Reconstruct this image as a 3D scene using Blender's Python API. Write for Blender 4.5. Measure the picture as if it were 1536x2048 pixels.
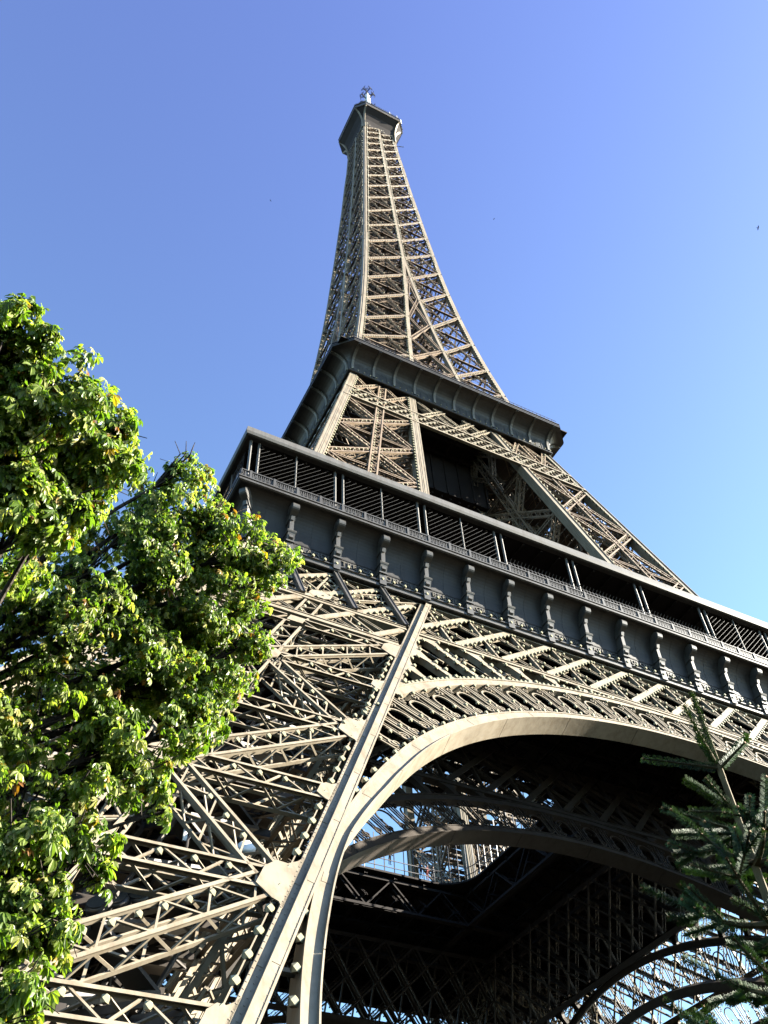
import bpy, math, random
import numpy as np
from mathutils import Vector, Matrix
for _o in list(bpy.data.objects): bpy.data.objects.remove(_o)
scene = bpy.context.scene
COL = scene.collection
R = math.radians
random.seed(7); RNG = np.random.default_rng(7)

# ------------------------------------------------------------------ camera
YAW, PITCH, ROLL, FPX = 0.5206, 0.8627, -0.0599, 1852.23
d_ = Vector((math.sin(YAW)*math.cos(PITCH), math.cos(YAW)*math.cos(PITCH), math.sin(PITCH)))
r0 = Vector((math.cos(YAW), -math.sin(YAW), 0)); u0 = r0.cross(d_)
r_ = r0*math.cos(ROLL)+u0*math.sin(ROLL); u_ = u0*math.cos(ROLL)-r0*math.sin(ROLL)
cam_d = bpy.data.cameras.new("camera"); cam = bpy.data.objects.new("camera", cam_d); COL.objects.link(cam)
cam.matrix_world = Matrix(((r_.x, u_.x, -d_.x, -47.83), (r_.y, u_.y, -d_.y, -78.18), (r_.z, u_.z, -d_.z, 1.79), (0, 0, 0, 1)))
cam_d.sensor_fit = 'VERTICAL'; cam_d.sensor_height = 24.0; cam_d.lens = 24.0*FPX/2048.0
cam_d.clip_start = 0.05; cam_d.clip_end = 6000
scene.camera = cam

# ------------------------------------------------------------------ sky, sun, exposure
SUN_EL, SUN_AZ = 26.5, 20.0            # azimuth measured from +X towards -Y
world = bpy.data.worlds.new("World"); scene.world = world; world.use_nodes = True
wn, wl = world.node_tree.nodes, world.node_tree.links
bg = wn["Background"]
sky = wn.new("ShaderNodeTexSky"); sky.sky_type = 'NISHITA'; sky.sun_disc = False
sky.sun_elevation = R(SUN_EL); sky.sun_rotation = R(90+SUN_AZ)
sky.air_density = 1.0; sky.dust_density = 0.6; sky.ozone_density = 2.5
tint = wn.new("ShaderNodeMix"); tint.data_type = 'RGBA'; tint.blend_type = 'MULTIPLY'
tint.inputs[0].default_value = 1.0
# the air is clearer and more violet overhead, paler and greener towards the horizon
wtc = wn.new("ShaderNodeTexCoord"); wsep = wn.new("ShaderNodeSeparateXYZ"); wrp = wn.new("ShaderNodeValToRGB")
wl.new(wtc.outputs["Generated"], wsep.inputs[0]); wl.new(wsep.outputs[2], wrp.inputs[0]); wl.new(wrp.outputs[0], tint.inputs[7])
wrp.color_ramp.elements[0].position = .60; wrp.color_ramp.elements[0].color = (1.12, 1.22, 1.0, 1)
wrp.color_ramp.elements[1].position = .98; wrp.color_ramp.elements[1].color = (.99, .88, 1.0, 1)
wgain = wn.new("ShaderNodeMix"); wgain.data_type = 'RGBA'; wgain.blend_type = 'MULTIPLY'; wgain.inputs[0].default_value = 1.0; wgain.inputs[7].default_value = (1.0, 1.03, 1.22, 1)
wl.new(sky.outputs[0], tint.inputs[6]); wl.new(tint.outputs[2], wgain.inputs[6]); wl.new(wgain.outputs[2], bg.inputs[0])
bg.inputs[1].default_value = 0.05
sun_d = bpy.data.lights.new("sun", 'SUN'); sun_d.energy = 5.0; sun_d.angle = R(0.5); sun_d.color = (1, 0.93, 0.80)
sun = bpy.data.objects.new("sun", sun_d); COL.objects.link(sun)
sdir = Vector((math.cos(R(SUN_EL))*math.cos(R(SUN_AZ)), -math.cos(R(SUN_EL))*math.sin(R(SUN_AZ)), math.sin(R(SUN_EL))))
sun.rotation_euler = sdir.to_track_quat('Z', 'Y').to_euler(); sun.location = (60, -90, 60)
vs = scene.view_settings
vs.view_transform = 'Standard'; vs.look = 'None'; vs.exposure = 2.72; vs.gamma = 1.0; vs.use_curve_mapping = False
cy = scene.cycles
cy.max_bounces = 5; cy.diffuse_bounces = 0; cy.glossy_bounces = 2; cy.transmission_bounces = 3; cy.transparent_max_bounces = 6

# ------------------------------------------------------------------ materials
def mat(name, col, rough=0.6, var=0.15, scale=0.6, spec=0.4, col2=None, bump=0.0, metal=0.0):
    m = bpy.data.materials.new(name); m.use_nodes = True
    n, l = m.node_tree.nodes, m.node_tree.links
    b = n["Principled BSDF"]; b.inputs["Roughness"].default_value = rough
    b.inputs["Specular IOR Level"].default_value = spec; b.inputs["Metallic"].default_value = metal
    tc = n.new("ShaderNodeTexCoord"); nz = n.new("ShaderNodeTexNoise")
    nz.inputs["Scale"].default_value = scale; nz.inputs["Detail"].default_value = 6
    l.new(tc.outputs["Object"], nz.inputs["Vector"])
    rp = n.new("ShaderNodeValToRGB"); l.new(nz.outputs[0], rp.inputs[0])
    c = np.array(col); a = c*(1-var); bb = np.array(col2) if col2 else c*(1+var)
    rp.color_ramp.elements[0].position = .3; rp.color_ramp.elements[1].position = .7
    rp.color_ramp.elements[0].color = (*a, 1); rp.color_ramp.elements[1].color = (*bb, 1)
    if "paint" in name:
        mp = n.new("ShaderNodeMapping"); mp.inputs["Scale"].default_value = (1.6, 1.6, .16); l.new(tc.outputs["Object"], mp.inputs[0])
        n3 = n.new("ShaderNodeTexNoise"); n3.inputs["Scale"].default_value = 1.0; n3.inputs["Detail"].default_value = 8; n3.inputs["Roughness"].default_value = .7; l.new(mp.outputs[0], n3.inputs["Vector"])
        r3 = n.new("ShaderNodeValToRGB"); r3.color_ramp.elements[0].position = .34; r3.color_ramp.elements[1].position = .56
        r3.color_ramp.elements[0].color = (.62, .55, .47, 1); r3.color_ramp.elements[1].color = (1, 1, 1, 1); l.new(n3.outputs[0], r3.inputs[0])
        mu = n.new("ShaderNodeMix"); mu.data_type = 'RGBA'; mu.blend_type = 'MULTIPLY'; mu.inputs[0].default_value = .75
        l.new(rp.outputs[0], mu.inputs[6]); l.new(r3.outputs[0], mu.inputs[7]); l.new(mu.outputs[2], b.inputs["Base Color"])
    else: l.new(rp.outputs[0], b.inputs["Base Color"])
    if bump:
        bp = n.new("ShaderNodeBump"); bp.inputs["Strength"].default_value = bump; bp.inputs["Distance"].default_value = .05
        n2 = n.new("ShaderNodeTexNoise"); n2.inputs["Scale"].default_value = scale*8
        l.new(tc.outputs["Object"], n2.inputs["Vector"]); l.new(n2.outputs[0], bp.inputs["Height"]); l.new(bp.outputs[0], b.inputs["Normal"])
    return m
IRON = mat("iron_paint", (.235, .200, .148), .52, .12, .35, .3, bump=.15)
IRON_SHADED = mat("iron_paint_shaded", (.050, .040, .032), .55, .15, .35, .35)  # shaded copy of the iron paint: the interior's shade put into the colour
IRON_U = mat("iron_paint_upper", (.22, .166, .115), .5, .12, .2, .35)
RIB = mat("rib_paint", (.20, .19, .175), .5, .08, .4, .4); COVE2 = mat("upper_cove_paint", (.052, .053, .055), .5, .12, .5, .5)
IRON_I = mat("iron_brown_shaded", (.105, .072, .050), .6, .2, .3, .3)  # inner spire lattice, its shade put into a darker brown
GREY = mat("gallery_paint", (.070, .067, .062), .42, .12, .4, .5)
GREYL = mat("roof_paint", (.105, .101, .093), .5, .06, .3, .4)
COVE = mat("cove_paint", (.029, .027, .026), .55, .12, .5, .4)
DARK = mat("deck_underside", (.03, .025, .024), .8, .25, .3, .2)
BULB = mat("bulb_glass", (.36, .33, .21), .25, .05, 3, .6)
LETTER = mat("letter_paint", (.115, .105, .085), .5, .05, 3, .4)
WIRE = mat("wire", (.05, .047, .042), .5, .05, 2, .5)
WHITE = mat("radome_white", (.8, .8, .78), .45, .04, .5, .5)
BLACKM = mat("antenna_metal", (.05, .05, .06), .5, .1, .5, .5)
GROUND = mat("gravel", (.03, .028, .022), .95, .25, .5, .1, bump=.4)
STONE = mat("plinth_stone", (.36, .33, .28), .85, .2, .7, .2, bump=.3)

# ------------------------------------------------------------------ mesh accumulator
def V(*a): return np.array(a, float)
def nrm(v): return v/np.linalg.norm(v)
OCT_V = np.array([(x, y, 0) for x in (-1, 1) for y in (-1, 1)]+[(x, 0, y) for x in (-1, 1) for y in (-1, 1)]+[(0, x, y) for x in (-1, 1) for y in (-1, 1)], float)*.8
# cuboctahedron: eight triangles and six squares, each square split in two
def _co_faces():
    f = []
    idx = {tuple(np.sign(v).astype(int)): i for i, v in enumerate(OCT_V)}
    for sx in (-1, 1):
        for sy in (-1, 1):
            for sz in (-1, 1):
                t = (idx[(sx, sy, 0)], idx[(0, sy, sz)], idx[(sx, 0, sz)]); f.append(t if sx*sy*sz > 0 else t[::-1])
    for ax in range(3):
        for sg in (-1, 1):
            o = [k for k in range(3) if k != ax]; q = []
            for a_, b_ in ((1, 0), (0, 1), (-1, 0), (0, -1)):
                k = [0, 0, 0]; k[ax] = sg; k[o[0]] = a_; k[o[1]] = b_; q.append(idx[tuple(k)])
            f += [(q[0], q[1], q[2]), (q[0], q[2], q[3])]
    return np.array(f)
OCT_F = _co_faces(); NOV, NOF = len(OCT_V), len(OCT_F)
BOXF = np.array([(0, 1, 3, 2), (4, 6, 7, 5), (0, 4, 5, 1), (2, 3, 7, 6), (0, 2, 6, 4), (1, 5, 7, 3)])
class MB:
    def __init__(s): s.bm = []; s.v = []; s.f = []; s.oc = []
    def beam(s, p, q, w, d, n, off=0.0):
        """box along p-q, w wide across, d deep along n, its front face at off"""
        s.bm.append((*p, *q, *n, w, d, off))
    def bulb(s, p, r=.12): s.oc.append((*p, r))
    def poly(s, vs, fs):
        k = len(s.v); s.v.extend([tuple(x) for x in vs]); s.f.extend([tuple(i+k for i in f) for f in fs])
    def plate(s, pts, n, t):
        """polygon extruded by t along n"""
        pts = [np.asarray(p, float) for p in pts]; m = len(pts); nn = np.asarray(n)*t
        vs = pts+[p+nn for p in pts]
        s.poly(vs, [tuple(range(m)), tuple(range(2*m-1, m-1, -1))]+[(i, i+m, (i+1) % m+m, (i+1) % m) for i in range(m)])
    def tube(s, pts, rad, k=6):
        pts = [np.asarray(p, float) for p in pts]; rad = [rad]*len(pts) if np.isscalar(rad) else rad
        vs = []; a = None
        for i, p in enumerate(pts):
            t = nrm(pts[min(i+1, len(pts)-1)]-pts[max(i-1, 0)])
            if a is None: a = nrm(np.cross(t, V(.3, .2, .93) if abs(t[2]) < .9 else V(1, 0, .1)))
            a = nrm(a-t*(a@t)); b = np.cross(t, a)
            vs += [p+rad[i]*(a*math.cos(2*math.pi*j/k)+b*math.sin(2*math.pi*j/k)) for j in range(k)]
        fs = [(i*k+j, i*k+(j+1) % k, (i+1)*k+(j+1) % k, (i+1)*k+j) for i in range(len(pts)-1) for j in range(k)]
        fs += [tuple(range(k-1, -1, -1)), tuple(range((len(pts)-1)*k, len(pts)*k))]
        s.poly(vs, fs)
    def build(s, name, m, parent=None, smooth=False):
        vs = []; fl = []; ls = []; base = 0
        if s.bm:
            A = np.array(s.bm); p, q, n = A[:, 0:3], A[:, 3:6], A[:, 6:9]; w, d, off = A[:, 9:10], A[:, 10:11], A[:, 11:12]
            t = q-p; t /= np.linalg.norm(t, axis=1, keepdims=True)+1e-12
            x = np.cross(n, t); x /= np.linalg.norm(x, axis=1, keepdims=True)+1e-12
            n = np.cross(t, x)
            c = []
            for e in (p, q):
                for sx in (-.5, .5):
                    for dd in (0, 1): c.append(e+x*w*sx+n*(off+d*dd))
            bv = np.stack(c, 1).reshape(-1, 3)
            bf = (np.arange(len(A))[:, None, None]*8+BOXF[None]).reshape(-1)
            vs.append(bv); fl.append(bf); ls.append(np.full(len(A)*6, 4)); base += len(bv)
        if s.oc:
            A = np.array(s.oc); ov = (A[:, None, :3]+OCT_V[None]*A[:, None, 3:4]).reshape(-1, 3)
            of = (np.arange(len(A))[:, None, None]*NOV+OCT_F[None]).reshape(-1)+base
            vs.append(ov); fl.append(of); ls.append(np.full(len(A)*NOF, 3)); base += len(ov)
        if s.v:
            vs.append(np.array(s.v, float)); fl.append(np.array([i for f in s.f for i in f])+base); ls.append(np.array([len(f) for f in s.f]))
        vs = np.concatenate(vs); fl = np.concatenate(fl).astype(np.int32); ls = np.concatenate(ls).astype(np.int32)
        me = bpy.data.meshes.new(name)
        me.vertices.add(len(vs)); me.vertices.foreach_set("co", vs.astype(np.float32).ravel())
        me.loops.add(len(fl)); me.loops.foreach_set("vertex_index", fl)
        me.polygons.add(len(ls)); st = np.concatenate([[0], np.cumsum(ls)[:-1]]).astype(np.int32)
        me.polygons.foreach_set("loop_start", st); me.polygons.foreach_set("loop_total", ls)
        me.polygons.foreach_set("use_smooth", np.full(len(ls), bool(smooth)))
        me.update(calc_edges=True); me.validate()
        me.materials.append(m)
        return link(name, me, parent)
def link(name, me, parent=None):
    o = bpy.data.objects.new(name, me); COL.objects.link(o)
    if parent: o.parent = parent
    return o
def empty(name, loc=(0, 0, 0)):
    o = bpy.data.objects.new(name, None); COL.objects.link(o); o.location = loc; return o
def tag(o, label=None, cat=None, group=None, kind=None):
    if label: o["label"] = label
    if cat: o["category"] = cat
    if group: o["group"] = group
    if kind: o["kind"] = kind
    return o
def around(o, n=3):
    """copies of a part and its sub-parts turned by quarter turns about the tower axis"""
    res = [o]
    kids = [c for c in COL.objects if c.parent == o]
    for k in range(1, n+1):
        c = o.copy(); COL.objects.link(c); c.parent = o.parent; c.rotation_euler = (0, 0, k*math.pi/2); res.append(c)
        for ch in kids:
            e = ch.copy(); COL.objects.link(e); e.parent = c
    return res
def girder(m, p, q, n, W, D, c=.145, off=.05, pitch=None, sides=True, bulbs=None, bs=.9):
    """lattice box girder: four chords, lacing on the front, back and sides"""
    p = np.asarray(p, float); q = np.asarray(q, float); n = nrm(np.asarray(n, float))
    t = q-p; L = np.linalg.norm(t)
    if L < .5: return
    t /= L; v = nrm(np.cross(n, t)); n = np.cross(t, v)
    N = max(2, int(round(L/(pitch or W)))); lw = c*.62
    for s in (-.5, .5):
        o = v*W*s
        # flanges: narrow towards the viewer, deep along the normal
        m.beam(p+o, q+o, c*.5, c*1.15, n, off); m.beam(p+o*(1+.0), q+o, c*.95, .03, n, off-.03)
        if D: m.beam(p+o+n*D, q+o+n*D, c*.5, c*1.2, n, off-c*1.2)
    pts = [p+t*L*i/N for i in range(N+1)]
    for i in range(N):
        s = .5 if i % 2 else -.5
        m.beam(pts[i]+v*W*s, pts[i+1]-v*W*s, lw*.8, .07, n, off+.03)
        if D: m.beam(pts[i]+v*W*s+n*(D-.1), pts[i+1]-v*W*s+n*(D-.1), lw, .07, n, off)
        if D and sides:
            for s2 in (-.5, .5):
                a, b = (off+.1, D-.1) if i % 2 else (D-.1, off+.1)
                m.beam(pts[i]+v*W*s2+n*a, pts[i+1]+v*W*s2+n*b, lw, .06, v, -.03)
    if bulbs is not None and L > 3:
        e_ = min(1.7, L*.22); k = max(1, int((L-2*e_)/bs))
        for i in range(k): bulbs.bulb(p+t*(e_+(i+.5)*(L-2*e_)/k)+n*.12+v*W*(-.5+.24), .128)

# ------------------------------------------------------------------ ground
g = MB(); g.poly([(-2500, -2500, 0), (2500, -2500, 0), (2500, 2500, 0), (-2500, 2500, 0)], [(0, 1, 2, 3)])
tag(g.build("ground", GROUND), kind="structure")

# ------------------------------------------------------------------ the tower
tower = empty("lattice_tower")
tag(tower, "tall brown iron lattice tower with arched base, three galleries and a tapering spire", "tower")
SL = .4905; S1 = math.hypot(1, SL)
def o1(z): return 59.44-SL*z
def i1(z): return 44.77-SL*z
class Plane:
    def __init__(s, O, sl=SL): s.O = O; s.sl = sl; s.s = math.hypot(1, sl); s.n = V(0, 1, -sl)/s.s
    def P(s, x, z, d=0.0): return V(x, -(s.O-s.sl*z), z)+s.n*d
    def A(s, r, ph, d=0.0):   # polar coordinates of the arch inside the inclined plane
        return s.P(r*math.sin(ph), (9.3+r*math.cos(ph))/s.s, d)
PIN = 3.884

# ---- lower legs -------------------------------------------------------------
def leg_faces(o, i):
    cA = lambda z: V(-o(z), -o(z), z); cB = lambda z: V(-i(z), -o(z), z)
    cC = lambda z: V(-i(z), -i(z), z); cD = lambda z: V(-o(z), -i(z), z)
    return [(cA, cB), (cA, cD), (cD, cC), (cB, cC)]
def face_normal(A, B, z, ctr):
    a, b, c = A(z), B(z), A(z+1)
    n = nrm(np.cross(b-a, c-a)); 
    return n if n@(ctr-a) > 0 else -n
def make_leg(parent):
    leg = empty("leg"); leg.parent = parent
    br = MB(); bul = MB(); gus = MB()
    fs = leg_faces(o1, i1)
    zt = 52.4
    for cf in (fs[0][0], fs[0][1], fs[3][1], fs[1][1]):
        p, q = cf(.6), cf(zt)
        a = nrm(q-p); ctr = V(-(o1(20)+i1(20))/2, -(o1(20)+i1(20))/2, 20)
        sx = np.sign(ctr[0]-cf(20)[0]); sy = np.sign(ctr[1]-cf(20)[1])
        nf = V(0, 1, -SL)/S1*sy
        # box column: broad web plate with a narrower raised box along its outer half, angles on the edges
        cols = MB(); at_ = lambda u: V(u*sx, 0, 0)
        cols.beam(p+at_(-.10), q+at_(-.10), .86, .10, nf, 0); cols.beam(p+at_(-.10), q+at_(-.10), .66, .70, nf, .1); cols.beam(p+at_(-.10), q+at_(-.10), .86, .08, nf, .8)
        cols.beam(p+at_(-.31), q+at_(-.31), .46, .20, nf, -.20); cols.beam(p+at_(-.12), q+at_(-.12), .07, .03, nf, -.23); cols.beam(p+at_(-.51), q+at_(-.51), .07, .03, nf, -.23)
        cols.beam(p+at_(.29), q+at_(.29), .10, .03, nf, -.03)
        for j in range(14):      # joint cover plates
            c0 = p+(q-p)*(j+.5)/14
            cols.beam(c0+at_(-.31), c0+a*1.1+at_(-.31), .30, .012, nf, -.212)
            cols.beam(c0+at_(.13), c0+a*.9+at_(.13), .24, .02, nf, -.02)
        for e, dd in ((-.46, -.215), (.29, -.045), (.06, -.02)):
            for j in range(200):
                c0 = p+(q-p)*(j+.5)/200+at_(e); cols.beam(c0, c0+a*.045, .045, .018, nf, dd)
        cols.build("column", IRON, leg)
    zn = [.6, 5.75, 17.35, 28.9, 40.4, 51.9]
    def gflush(fi):
        nonlocal gus
        if fi == 0 and gus.v: gus.build('gusset_plate', IRON, leg); gus = MB()
    for fi, (A, B) in enumerate(fs):
        ctr = V(-(o1(20)+i1(20))/2, -(o1(20)+i1(20))/2, 20)
        n = face_normal(A, B, 20, ctr); M = lambda z: (A(z)+B(z))/2
        bb = bul if fi < 2 else None
        W, D = (1.05, 1.15)
        for z0, z1 in zip(zn[:-1], zn[1:]):
            zm = (z0+z1)/2; h = nrm(B(z0)-A(z0))
            a0, b0, a1, b1 = A(z0)+h*.9, B(z0)-h*.9, A(z1)+h*.9, B(z1)-h*.9
            if z1 > 5.8:
                mm = M(zm)
                for e in (a0, b0, a1, b1):
                    tt = nrm(e-mm)
                    girder(br, mm+tt*.9, e-tt*.4, n, W, D, bulbs=bb)
                girder(br, A(zm)+h*.5, M(zm)-h*.9, n, W, D, bulbs=bb); girder(br, M(zm)+h*.9, B(zm)-h*.5, n, W, D, bulbs=bb)
                girder(br, M(z0)+(M(z1)-M(z0))*.06, M(zm)-(M(z1)-M(z0))*.06, n, W, D, bulbs=bb); girder(br, M(zm)+(M(z1)-M(z0))*.06, M(z1)-(M(z1)-M(z0))*.06, n, W, D, bulbs=bb)
            girder(br, A(z1)+h*.5, M(z1)-h*.5, n, W, D, bulbs=bb); girder(br, M(z1)+h*.5, B(z1)-h*.5, n, W, D, bulbs=bb)
            # gusset plates
            up = nrm(A(z1)-A(z0))
            for base, s in ((A, 1), (B, -1)):
                for zz, k in ((z1, 1.0), (zm, .62)):
                    if zz > 41: continue
                    c = base(zz)-n*.03; hh = h*s
                    gus.plate([c+hh*(.22+u*k)+up*w_*k for u, w_ in ((0, -1.7), (.22, -1.32), (.5, -1.18), (1.25, -.5), (1.25, .55), (.95, 1.05), (.5, .98), (.22, 1.25), (0, 1.7))], n, .05); gflush(fi)
            c = M(zm)-n*.03
            if z1 > 5.8: gus.plate([c-up*.8-h*.4, c-up*.8+h*.4, c-up*.4+h*.8, c+up*.4+h*.8, c+up*.8+h*.4, c+up*.8-h*.4, c+up*.4-h*.8, c-up*.4-h*.8], n, .05); gflush(fi)
            c = M(z1)-n*.03
            gus.plate([c-up*.5-h*.5, c-up*.5+h*.5, c+up*.5+h*.5, c+up*.5-h*.5], n, .05); gflush(fi)
        # rows of bulbs up the columns
        if fi < 2:
            zz = 6.0
            h = nrm(B(20)-A(20))
            while zz < 41:
                bul.bulb(A(zz)+h*.62+n*.1, .165); bul.bulb(B(zz)-h*.62+n*.1, .165); br.beam(A(zz)+h*.62, A(zz+1)+h*.62, .05, .05, n, .1); br.beam(B(zz)-h*.62, B(zz+1)-h*.62, .05, .05, n, .1); zz += 1.0
    br.build("bracing", IRON, leg); tag(gus.build("gusset_plates", IRON, leg), kind="stuff")
    tag(bul.build("light_bulbs", BULB, leg), kind="stuff")
    # lift track, stair, diaphragms and added shade plates inside the leg
    L = MB(); ax = lambda z, a, b: V(-((o1(z)+i1(z))/2+a), -((o1(z)+i1(z))/2+b), z)
    na = nrm(V(1, 1, -SL*2))
    for a, b in ((-2.6, -.9), (-.9, -2.6), (.9, 2.6), (2.6, .9)):
        girder(L, ax(.5, a, b), ax(52, a, b), na, 1.1, 1.6, .2, pitch=1.1)
    for z in np.arange(1, 52, .8):
        L.beam(ax(z, -2.6, -.9), ax(z, 2.6, .9), .14, .14, na); 
    for z in np.arange(2, 51, 2.9):
        L.beam(ax(z, -5, 4), ax(z+1.45, -2, 5.5), 1.0, .12, V(0, 0, 1)); L.beam(ax(z+1.45, -2, 5.5), ax(z+2.9, -5, 4), 1.0, .12, V(0, 0, 1))
        for e in ((-5, 4), (-2, 5.5)): L.beam(ax(z, *e), ax(z+2.9, *e), .12, .12, na)
    L.build("lift_track", IRON_SHADED, leg)
    dia = MB(); rg = random.Random(4)
    for z in (5.75, 11.6, 17.35, 23.1, 28.9, 34.7, 40.4, 46.2, 51.5):
        for A, B in (((0, 0), (1, 1)), ((1, 0), (0, 1)), ((.5, 0), (.5, 1)), ((0, .5), (1, .5)), ((.25, 0), (.25, 1)), ((.75, 0), (.75, 1)), ((0, .25), (1, .25)), ((0, .75), (1, .75))):
            f = lambda t: V(-(o1(z)+(i1(z)-o1(z))*(.09+.82*t[0])), -(o1(z)+(i1(z)-o1(z))*(.09+.82*t[1])), z)
            if A[0] in (.25, .75) or A[1] in (.25, .75): dia.beam(f(A), f(B), .25, .35, V(0, 0, 1))
            else: girder(dia, f(A), f(B), V(0, 0, 1), .9, .8, .2)
    for z in (5.75, 11.6, 17.35, 23.1, 28.9, 34.7, 40.4, 45.5):  # solid floor plates added to block the sun and darken the leg interior
        f2 = lambda a_, b_: V(-(o1(z)+(i1(z)-o1(z))*a_), -(o1(z)+(i1(z)-o1(z))*b_), z+.5)
        for k in range(11):
            b_ = .14+.76*k/11
            if rg.random() < .10: continue
            e0, e1 = (.10, .90) if rg.random() < .75 else ((.10, .55) if rg.random() < .5 else (.4, .9))
            dia.beam(f2(e0, b_), f2(e1, b_), .92, .10, V(0, 0, 1))
    dia.build("diaphragm_shade_plates", IRON_SHADED, leg)
    pl = MB()
    for cf in (fs[0][0], fs[0][1], fs[3][1], fs[1][1]):
        c = cf(0); b = 2.4; t = 1.3; pl = MB()
        pl.poly([(c[0]-b, c[1]-b, -.5), (c[0]+b, c[1]-b, -.5), (c[0]+b, c[1]+b, -.5), (c[0]-b, c[1]+b, -.5), (c[0]-t, c[1]-t, 1.4), (c[0]+t, c[1]-t, 1.4), (c[0]+t, c[1]+t, 1.4), (c[0]-t, c[1]+t, 1.4)],
                [(0, 1, 5, 4), (1, 2, 6, 5), (2, 3, 7, 6), (3, 0, 4, 7), (4, 5, 6, 7)])
        pl.build("plinth", STONE, leg)
    return leg
around(make_leg(tower))

# ---- frieze trusses (under the first floor) ----------------------------------
def clip(pl, p, q, inside, n=60):
    """longest run of the segment inside"""
    ok = [inside(*(p+(q-p)*k/n)) for k in range(n+1)]
    best = None; i = 0
    while i <= n:
        if ok[i]:
            j = i
            while j < n and ok[j+1]: j += 1
            if best is None or j-i > best[1]-best[0]: best = (i, j)
            i = j+1
        else: i += 1
    if best is None or best[1]-best[0] < 3: return None
    return p+(q-p)*best[0]/n, p+(q-p)*best[1]/n
def make_frieze(parent, O, outer, mt):
    pl = Plane(O); m = MB(); bl = MB(); ver = MB(); uprights = []
    ZB, ZT = 44.85, 51.55 if outer else 52.4
    def bars(region, zb, zt, xs, span, w, d, nb=True):
        for x in xs:
            for s in (-1, 1):
                c = clip(pl, V(x, zb), V(x+s*span, zt), region)
                if not c: continue
                p, q = pl.P(*c[0]), pl.P(*c[1])
                v = nrm(np.cross(pl.n, q-p))
                if s > 0:            # broad plated members rising to the right
                    m.beam(p, q, w*3.6, .10, pl.n, -.02); m.beam(p, q, w*.5, d*1.2, pl.n, .08)
                else:                # paired angles with light lacing falling to the right, in the layer behind
                    for e in (-1, 1): m.beam(p+v*w*1.25*e, q+v*w*1.25*e, w*.5, .10, pl.n, .09)
                    kk = max(2, int(np.linalg.norm(q-p)/.9))
                    for j in range(kk): m.beam(p+(q-p)*j/kk+v*w*1.2*(1 if j % 2 else -1), p+(q-p)*(j+1)/kk-v*w*1.2*(1 if j % 2 else -1), w*.25, .04, pl.n, .12)
                if outer and nb:
                    v = nrm(np.cross(pl.n, q-p)); k = max(2, int(np.linalg.norm(q-p)/.8))
                    for i in range(k):
                        e = p+(q-p)*(i+.5)/k
                        bl.bulb(e+(v*(w*1.8+.07) if s > 0 else v*w*1.25*(1 if i % 2 else -1)+pl.n*.06)-pl.n*.03, .105)
    mid = lambda x, z: abs(x) < i1(z)-.25 and ZB < z < ZT+.05
    xs = [PIN*k for k in range(-9, 10)]
    bars(mid, ZB, ZT, xs, 2*PIN, .15, .42)
    for x in xs:
        c = clip(pl, V(x, ZB), V(x, ZT), mid)
        if c:
            m.beam(pl.P(*c[0]), pl.P(*c[1]),   .17, .30, pl.n, .04)
            for k in range(8): bl.bulb(pl.P(x+.24, ZB+(ZT-ZB)*(k+.5)/8, .0), .11)
    i = i1(ZB)-.2
    m.beam(pl.P(-i, ZB-.25), pl.P(i, ZB-.25), .52, .5, pl.n, -.04)
    m.beam(pl.P(-i, ZB-.02), pl.P(i, ZB-.02), .10, .1, pl.n, -.10); m.beam(pl.P(-i, ZB-.50), pl.P(i, ZB-.50), .10, .1, pl.n, -.10)
    i = i1(ZT)
    m.beam(pl.P(-i, ZT-.1), pl.P(i, ZT-.1), .4, 1.0, pl.n, 0)
    # second, rear layer of the truss
    for x in xs:
        for s in (-1, 1):
            c = clip(pl, V(x, ZB), V(x+s*2*PIN, ZT), mid)
            if c: m.beam(pl.P(*c[0], 1.5), pl.P(*c[1], 1.5), .18, .18, pl.n)
    if outer:
        for sg in (-1, 1):
            reg = lambda x, z, sg=sg: i1(z)+.75 < sg*x < o1(z)-.75 and ZB < z < ZT+.05
            reg2 = lambda x, z, sg=sg: i1(z)+.75 < sg*x < o1(z)-.75 and 41.4 < z < ZB+.1
            X = [sg*PIN*k for k in range(2, 13)]
            bars(reg, ZB, ZT, X, 2*PIN, .13, .40); bars(reg2, 41.4, ZB, X, PIN, .11, .34, False)
            for zz, w in ((ZB-.1, .42), (41.45, .5)):
                a, b = i1(zz)+.5, o1(zz)-.5
                m.beam(pl.P(sg*a, zz), pl.P(sg*b, zz), w, .8, pl.n, -.05)
                m.beam(pl.P(sg*a, zz+w*.4), pl.P(sg*b, zz+w*.4), .09, .1, pl.n, -.11)
            for k in (6, 7, 8):
                x = sg*PIN*k
                ver.beam(pl.P(x, 45.1, -.25), pl.P(x, 51.5, -.25), .34, .3, pl.n, 0)
                for e in (-.17, .17): ver.beam(pl.P(x+e, 45.1, -.25), pl.P(x+e, 51.5, -.25), .06, .4, pl.n, -.06)
                uprights.append(ver); ver = MB()
    fr = m.build("frieze_truss" if outer else "inner_truss", mt, parent)
    if outer:
        tag(bl.build("light_bulbs", BULB, fr), kind="stuff"); [u.build("upright", GREY, fr) for u in uprights]
    return fr
around(make_frieze(tower, 59.44, True, IRON))
around(make_frieze(tower, 44.77, False, IRON_SHADED))

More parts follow.
